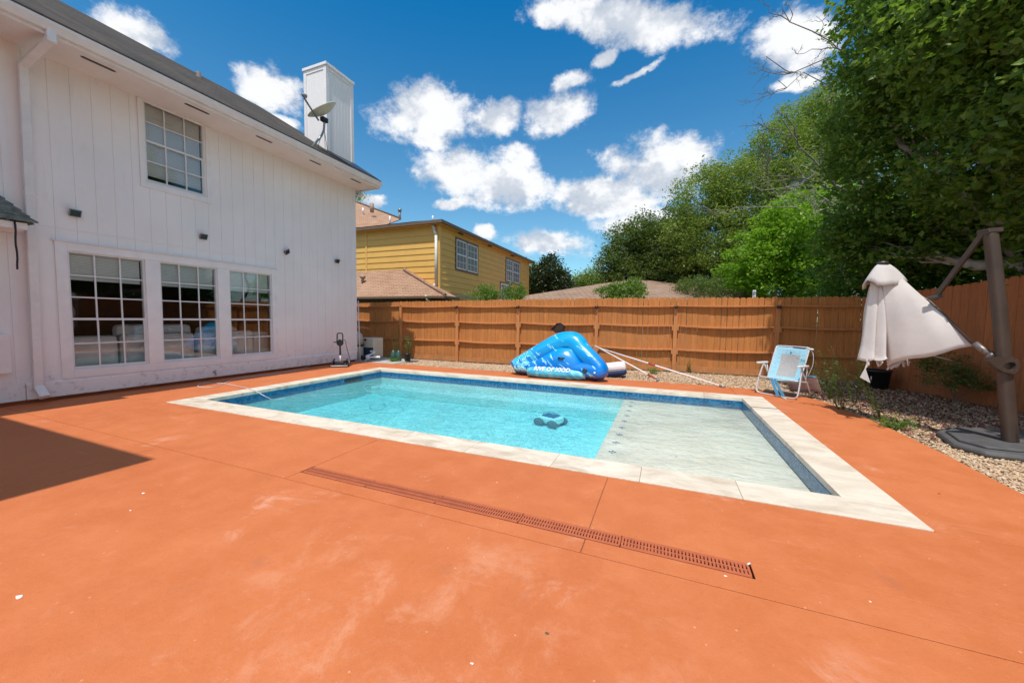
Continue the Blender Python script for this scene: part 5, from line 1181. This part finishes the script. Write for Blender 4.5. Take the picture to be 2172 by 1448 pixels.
for (u, v, n, h, lab, lean) in ((1785, 868, 7, 1.0, 'tall airy weed right behind the beach chair', (-.45, .1)), (1760, 845, 9, .85, 'dark bushy weed at the fence, left of the umbrella cloth', (-.15, .1)), (1812, 852, 6, 1.15, 'sparse flowering weed reaching up beside the umbrella cloth', (-.1, .1)), (1868, 890, 5, .85, 'yellow-green weed leaning left at the gravel edge', (-.55, .1)), (1895, 905, 22, .16, 'low bright weed on the deck edge by the sunlit gravel', (0, 0))):
    p_ = at(u, v, z=0); sprigs('weed', lab, (p_.x, p_.y, -.03), n, h, .30 if h > .3 else .28, L_weed if n != 22 else L_bush, int(u), .05, per=36 if h > .3 else 12, lean=lean, group=None, stemr=.005)
p_ = at(1192, 800, z=0); sprigs('dry_weed', 'reddish dry weed growing in front of the blue float', (p_.x, p_.y+.02, -.03), 13, .36, .30, leaf_mat('dry_leaf', (.20, .16, .06), (.32, .26, .12), (.42, .22, .16), .2), 77, .04, per=26)
p_ = at(1385, 795, z=0); sprigs('weed', 'small green tuft under the crossing poles', (p_.x, p_.y+.4, -.03), 16, .16, .22, L_bush, 78, .06, per=8)
p_ = at(1463, 795, z=0); sprigs('weed', 'small upright green weed against the back fence', (p_.x, p_.y+.5, -.03), 5, .42, .06, L_weed, 79, .045, per=16)
for k, (u, v) in enumerate(((1985, 850), (2010, 862), (1960, 845), (1950, 870), (2170, 900))):
    pass
# leaf litter and petals in the shaded gravel
rg = np.random.default_rng(8); n = 15000; X = rg.uniform(2.6, 5.8, n); Y = rg.uniform(5.9, 11.2, n); k = (Y-5.9)/5+rg.uniform(0, .5, n) > .25; lim = np.interp(Y, [p[1] for p in EDGE][::-1], [p[0] for p in EDGE][::-1]); k &= (X > lim+.05) & (X < 4.6+(11.55-Y)*.29)
P = np.stack([X[k], Y[k], np.full(k.sum(), -.005)], 1)
o = leafmesh('leaf_litter', P, .045, leaf_mat('dry_litter', (.10, .045, .03), (.17, .08, .045), (.30, .05, .08), .1), None, rg, .0, .6, 2.0); struct(o, 'stuff', 'dry leaves and magenta petals scattered on the shaded gravel')

# ------------------------------------------------------------------ trees
def blob(c, r): return (tuple(c), tuple(r))
near = [blob((4.0, 8.9, 6.2), (1.0, 1.5, .9)), blob((4.5, 7.4, 5.7), (1.35, 2.0, 1.2)), blob((5.7, 8.3, 4.5), (2.1, 2.2, 1.9)), blob((5.2, 6.7, 5.3), (1.8, 1.7, 1.7)), blob((4.9, 9.0, 7.4), (2.2, 2.2, 2.0)), blob((5.6, 5.6, 4.3), (1.5, 1.5, 1.4)), blob((5.4, 10.9, 3.7), (1.6, 1.2, 1.3)), blob((6.9, 8.2, 3.0), (1.6, 1.9, 1.3)), blob((5.6, 7.2, 7.6), (2.2, 2, 1.9)), blob((4.3, 10.6, 5.6), (1.4, 1.3, 1.5)), blob((4.6, 11.6, 3.4), (1.5, .9, 1.0))]
tree('shade_tree', 'huge dark leaved tree overhanging the side fence, filling the top right', (6.6, 9.2, -.05), near, L_dark, M_palebark, 6200, 28, .125, .115, 11, .24, flat=.40, wid=.62, fork=(6.2, 8.9, 2.2), drop=.35, shell=.25, up=.5)
mid = [pb(1600, 565, 14.5, 62, 58), pb(1668, 500, 14.5, 80, 75), pb(1760, 470, 15, 85, 75), pb(1850, 500, 15, 85, 85), pb(1740, 570, 14, 90, 55), pb(1860, 575, 14.5, 80, 55), pb(1930, 540, 15, 70, 70)]
tree('maple_tree', 'bright yellow-green leaved tree behind the right half of the back fence', tuple(at(1640, 640, d=14.5).xy)+(-.05,), mid, L_bright, M_palebark, 2300, 32, .15, .135, 12, .13, flat=.45, wid=.6, drop=.3, fork=tuple(at(1645, 600, d=14.5)), up=.6, shell=.35)
tall = [pb(1730, 255, 22, 62, 65), pb(1800, 250, 22.5, 90, 90), pb(1655, 330, 22, 78, 75), pb(1560, 395, 22, 72, 60), pb(1490, 420, 22, 62, 70), pb(1620, 430, 22, 100, 80), pb(1500, 510, 22, 80, 75), pb(1720, 400, 23, 110, 110), pb(1590, 545, 22.5, 90, 90), pb(1850, 380, 24, 110, 130)]
tree('tall_oak_tree', 'tall olive green oak crown rising against the sky, behind the bright tree', tuple(at(1600, 640, d=22).xy)+(-.05,), tall, L_olive, M_greybark, 3900, 38, .25, .16, 13, .3, flat=.6, wid=.42, drop=.1, fork=tuple(at(1620, 560, d=22.3)), shell=.5)
lowt = [pb(1352, 505, 26, 55, 48), pb(1310, 560, 26, 42, 45), pb(1400, 545, 26, 70, 75), pb(1440, 500, 26, 55, 65), pb(1345, 585, 26, 60, 45), pb(1470, 585, 25, 75, 60), pb(1405, 600, 25.5, 70, 40)]
tree('oak_tree', 'darker, lower oak between the tall one and the open sky', tuple(at(1400, 640, d=26).xy)+(-.05,), lowt, L_oliveD, M_greybark, 2400, 34, .27, .18, 14, .3, flat=.55, wid=.45, drop=.1, fork=tuple(at(1400, 600, d=26)), shell=.4)
mg = [pb(1162, 582, 33, 36, 36), pb(1185, 605, 33, 30, 30), pb(1140, 610, 33, 30, 30)]
tree('magnolia_tree', 'dark glossy round tree right beside the yellow house', tuple(at(1165, 640, d=33).xy)+(-.05,), mg, L_magn, M_bark, 700, 30, .28, .22, 15, .2, wid=.5, twig=False)
tree('green_tree', 'light green tree top peeping past the yellow house corner', tuple(at(1122, 640, d=40).xy)+(-.05,), [pb(1122, 585, 40, 22, 28), pb(1128, 605, 40, 20, 20)], L_bright, M_bark, 160, 26, .4, .25, 16, .2, twig=False)
tree('distant_tree', 'hazy green far tree between the magnolia and the oaks', tuple(at(1236, 640, d=48).xy)+(-.05,), [pb(1232, 603, 48, 20, 24), pb(1256, 600, 48, 24, 28), pb(1210, 612, 48, 18, 18), pb(1285, 606, 48, 26, 26)], L_olive, M_bark, 420, 26, .5, .26, 17, .2, twig=False)
tree('backyard_tree', 'wisp of tree top above the yellow roof beside the white house', tuple(at(752, 520, d=34).xy)+(-.05,), [pb(745, 405, 34, 20, 25)], L_olive, M_bark, 60, 20, .4, .2, 18, .15, twig=False)
for k, (u, v, r_, h_, lab) in enumerate(((1030, 622, 34, 20, 'sprouting light green bush above the fence, left of a pair'), (1090, 622, 30, 20, 'sprouting light green bush above the fence by the yellow house window'))):
    p_ = at(u, v+6, d=15.2); tree('hedge_bush', lab, (p_.x, p_.y, -.05), [pb(u, v+6, 15.2, r_, h_), pb(u-8, v-8, 15.2, r_*.35, 15), pb(u+16, v-4, 15.2, r_*.4, 15)], L_bush, M_bark, 130, 30, .07, .075, 21+k, .03, cat='bush', twig=False, wid=.42, drop=-.5, shell=.1)
p_ = at(1335, 625, d=13.4); tree('citrus_bush', 'rounded pale green bush above the fence in front of the brown roof', (p_.x, p_.y, -.05), [pb(1322, 622, 13.4, 50, 18), pb(1345, 608, 13.4, 26, 14), pb(1300, 615, 13.4, 20, 12)], L_bush, M_bark, 200, 30, .07, .085, 25, .03, cat='bush', twig=False, wid=.5, drop=-.4, shell=.1)
tree('understory_bush', 'dark undergrowth behind the fence under the bright tree', tuple(at(1560, 640, d=16).xy)+(-.05,), [pb(1540, 610, 18, 60, 30), pb(1640, 612, 17, 80, 28), pb(1760, 612, 16.5, 90, 30), pb(1480, 612, 20, 50, 26)], L_oliveD, M_bark, 900, 30, .2, .10, 26, .06, cat='bush', twig=False)
tree('side_hedge', 'dark foliage behind the side fence, under the huge tree', (6.4, 10.5, -.05), [blob((6.6, 10.9, 2.4), (1.2, 2.2, 1.3)), blob((7.2, 8.4, 2.4), (1.0, 2.4, 1.3)), blob((5.0, 12.6, 2.2), (1.6, .8, 1.2)), blob((7.6, 12.5, 3.0), (2.5, 1.2, 1.6))], L_dark, M_bark, 1700, 30, .2, .11, 27, .05, cat='hedge', twig=False)
# bare limbs
def bare(name, label, base, limbs, r0, m, seed, sub=3):
    rng = np.random.default_rng(seed); root = thing(name, label, 'tree', base); mb = MB()
    def grow(a, b, r, lv):
        pts = branchy(mb, a, b, r, r*.35, rng, .25, 7, 5); L = np.linalg.norm(np.array(b)-np.array(a))
        if lv <= 0: return
        for k in range(5 if lv > 1 else 4):
            i = rng.integers(2, 7); d = (np.array(b)-np.array(a))/L; d = d+rng.normal(size=3)*.55; d /= np.linalg.norm(d)
            grow(pts[i], np.array(pts[i])+d*L*rng.uniform(.22, .42), r*.5, lv-1)
    for (a, b, rr, lv) in limbs: grow(a, b, rr, lv)
    mb.build('limb', m, root); return root
A_ = lambda u, v, d: tuple(at(u, v, d=d))
bs = at(1810, 620, d=11.5)
bare('dead_tree', 'leafless pale dead tree, bare twigs against the sky by the huge tree', (bs.x, bs.y, -.05),
     [((bs.x, bs.y, 0), A_(1815, 420, 11.5), .12, 0), (A_(1815, 420, 11.5), A_(1660, 255, 11), .04, 4), (A_(1815, 420, 11.5), A_(1600, 330, 11.5), .03, 3), (A_(1815, 420, 11.5), A_(1860, 150, 11), .05, 1), (A_(1860, 150, 11), A_(1625, 120, 10.5), .026, 3), (A_(1860, 150, 11), A_(1660, 20, 10.5), .028, 3), (A_(1860, 150, 11), A_(1650, 170, 10.5), .022, 3)], .1, M_greybark, 31)
bare('dead_tree', 'fallen looking bare grey branches tangled in front of the tall oak', tuple(at(1900, 640, d=13).xy)+(-.05,),
     [(tuple(at(1900, 640, d=13).xy)+(0,), A_(1890, 440, 13), .09, 0), (A_(1890, 440, 13), A_(1560, 440, 13.2), .028, 3), (A_(1890, 440, 13), A_(1600, 395, 13.2), .03, 3), (A_(1890, 440, 13), A_(1700, 350, 13.2), .035, 3)], .1, M_palebark, 32)
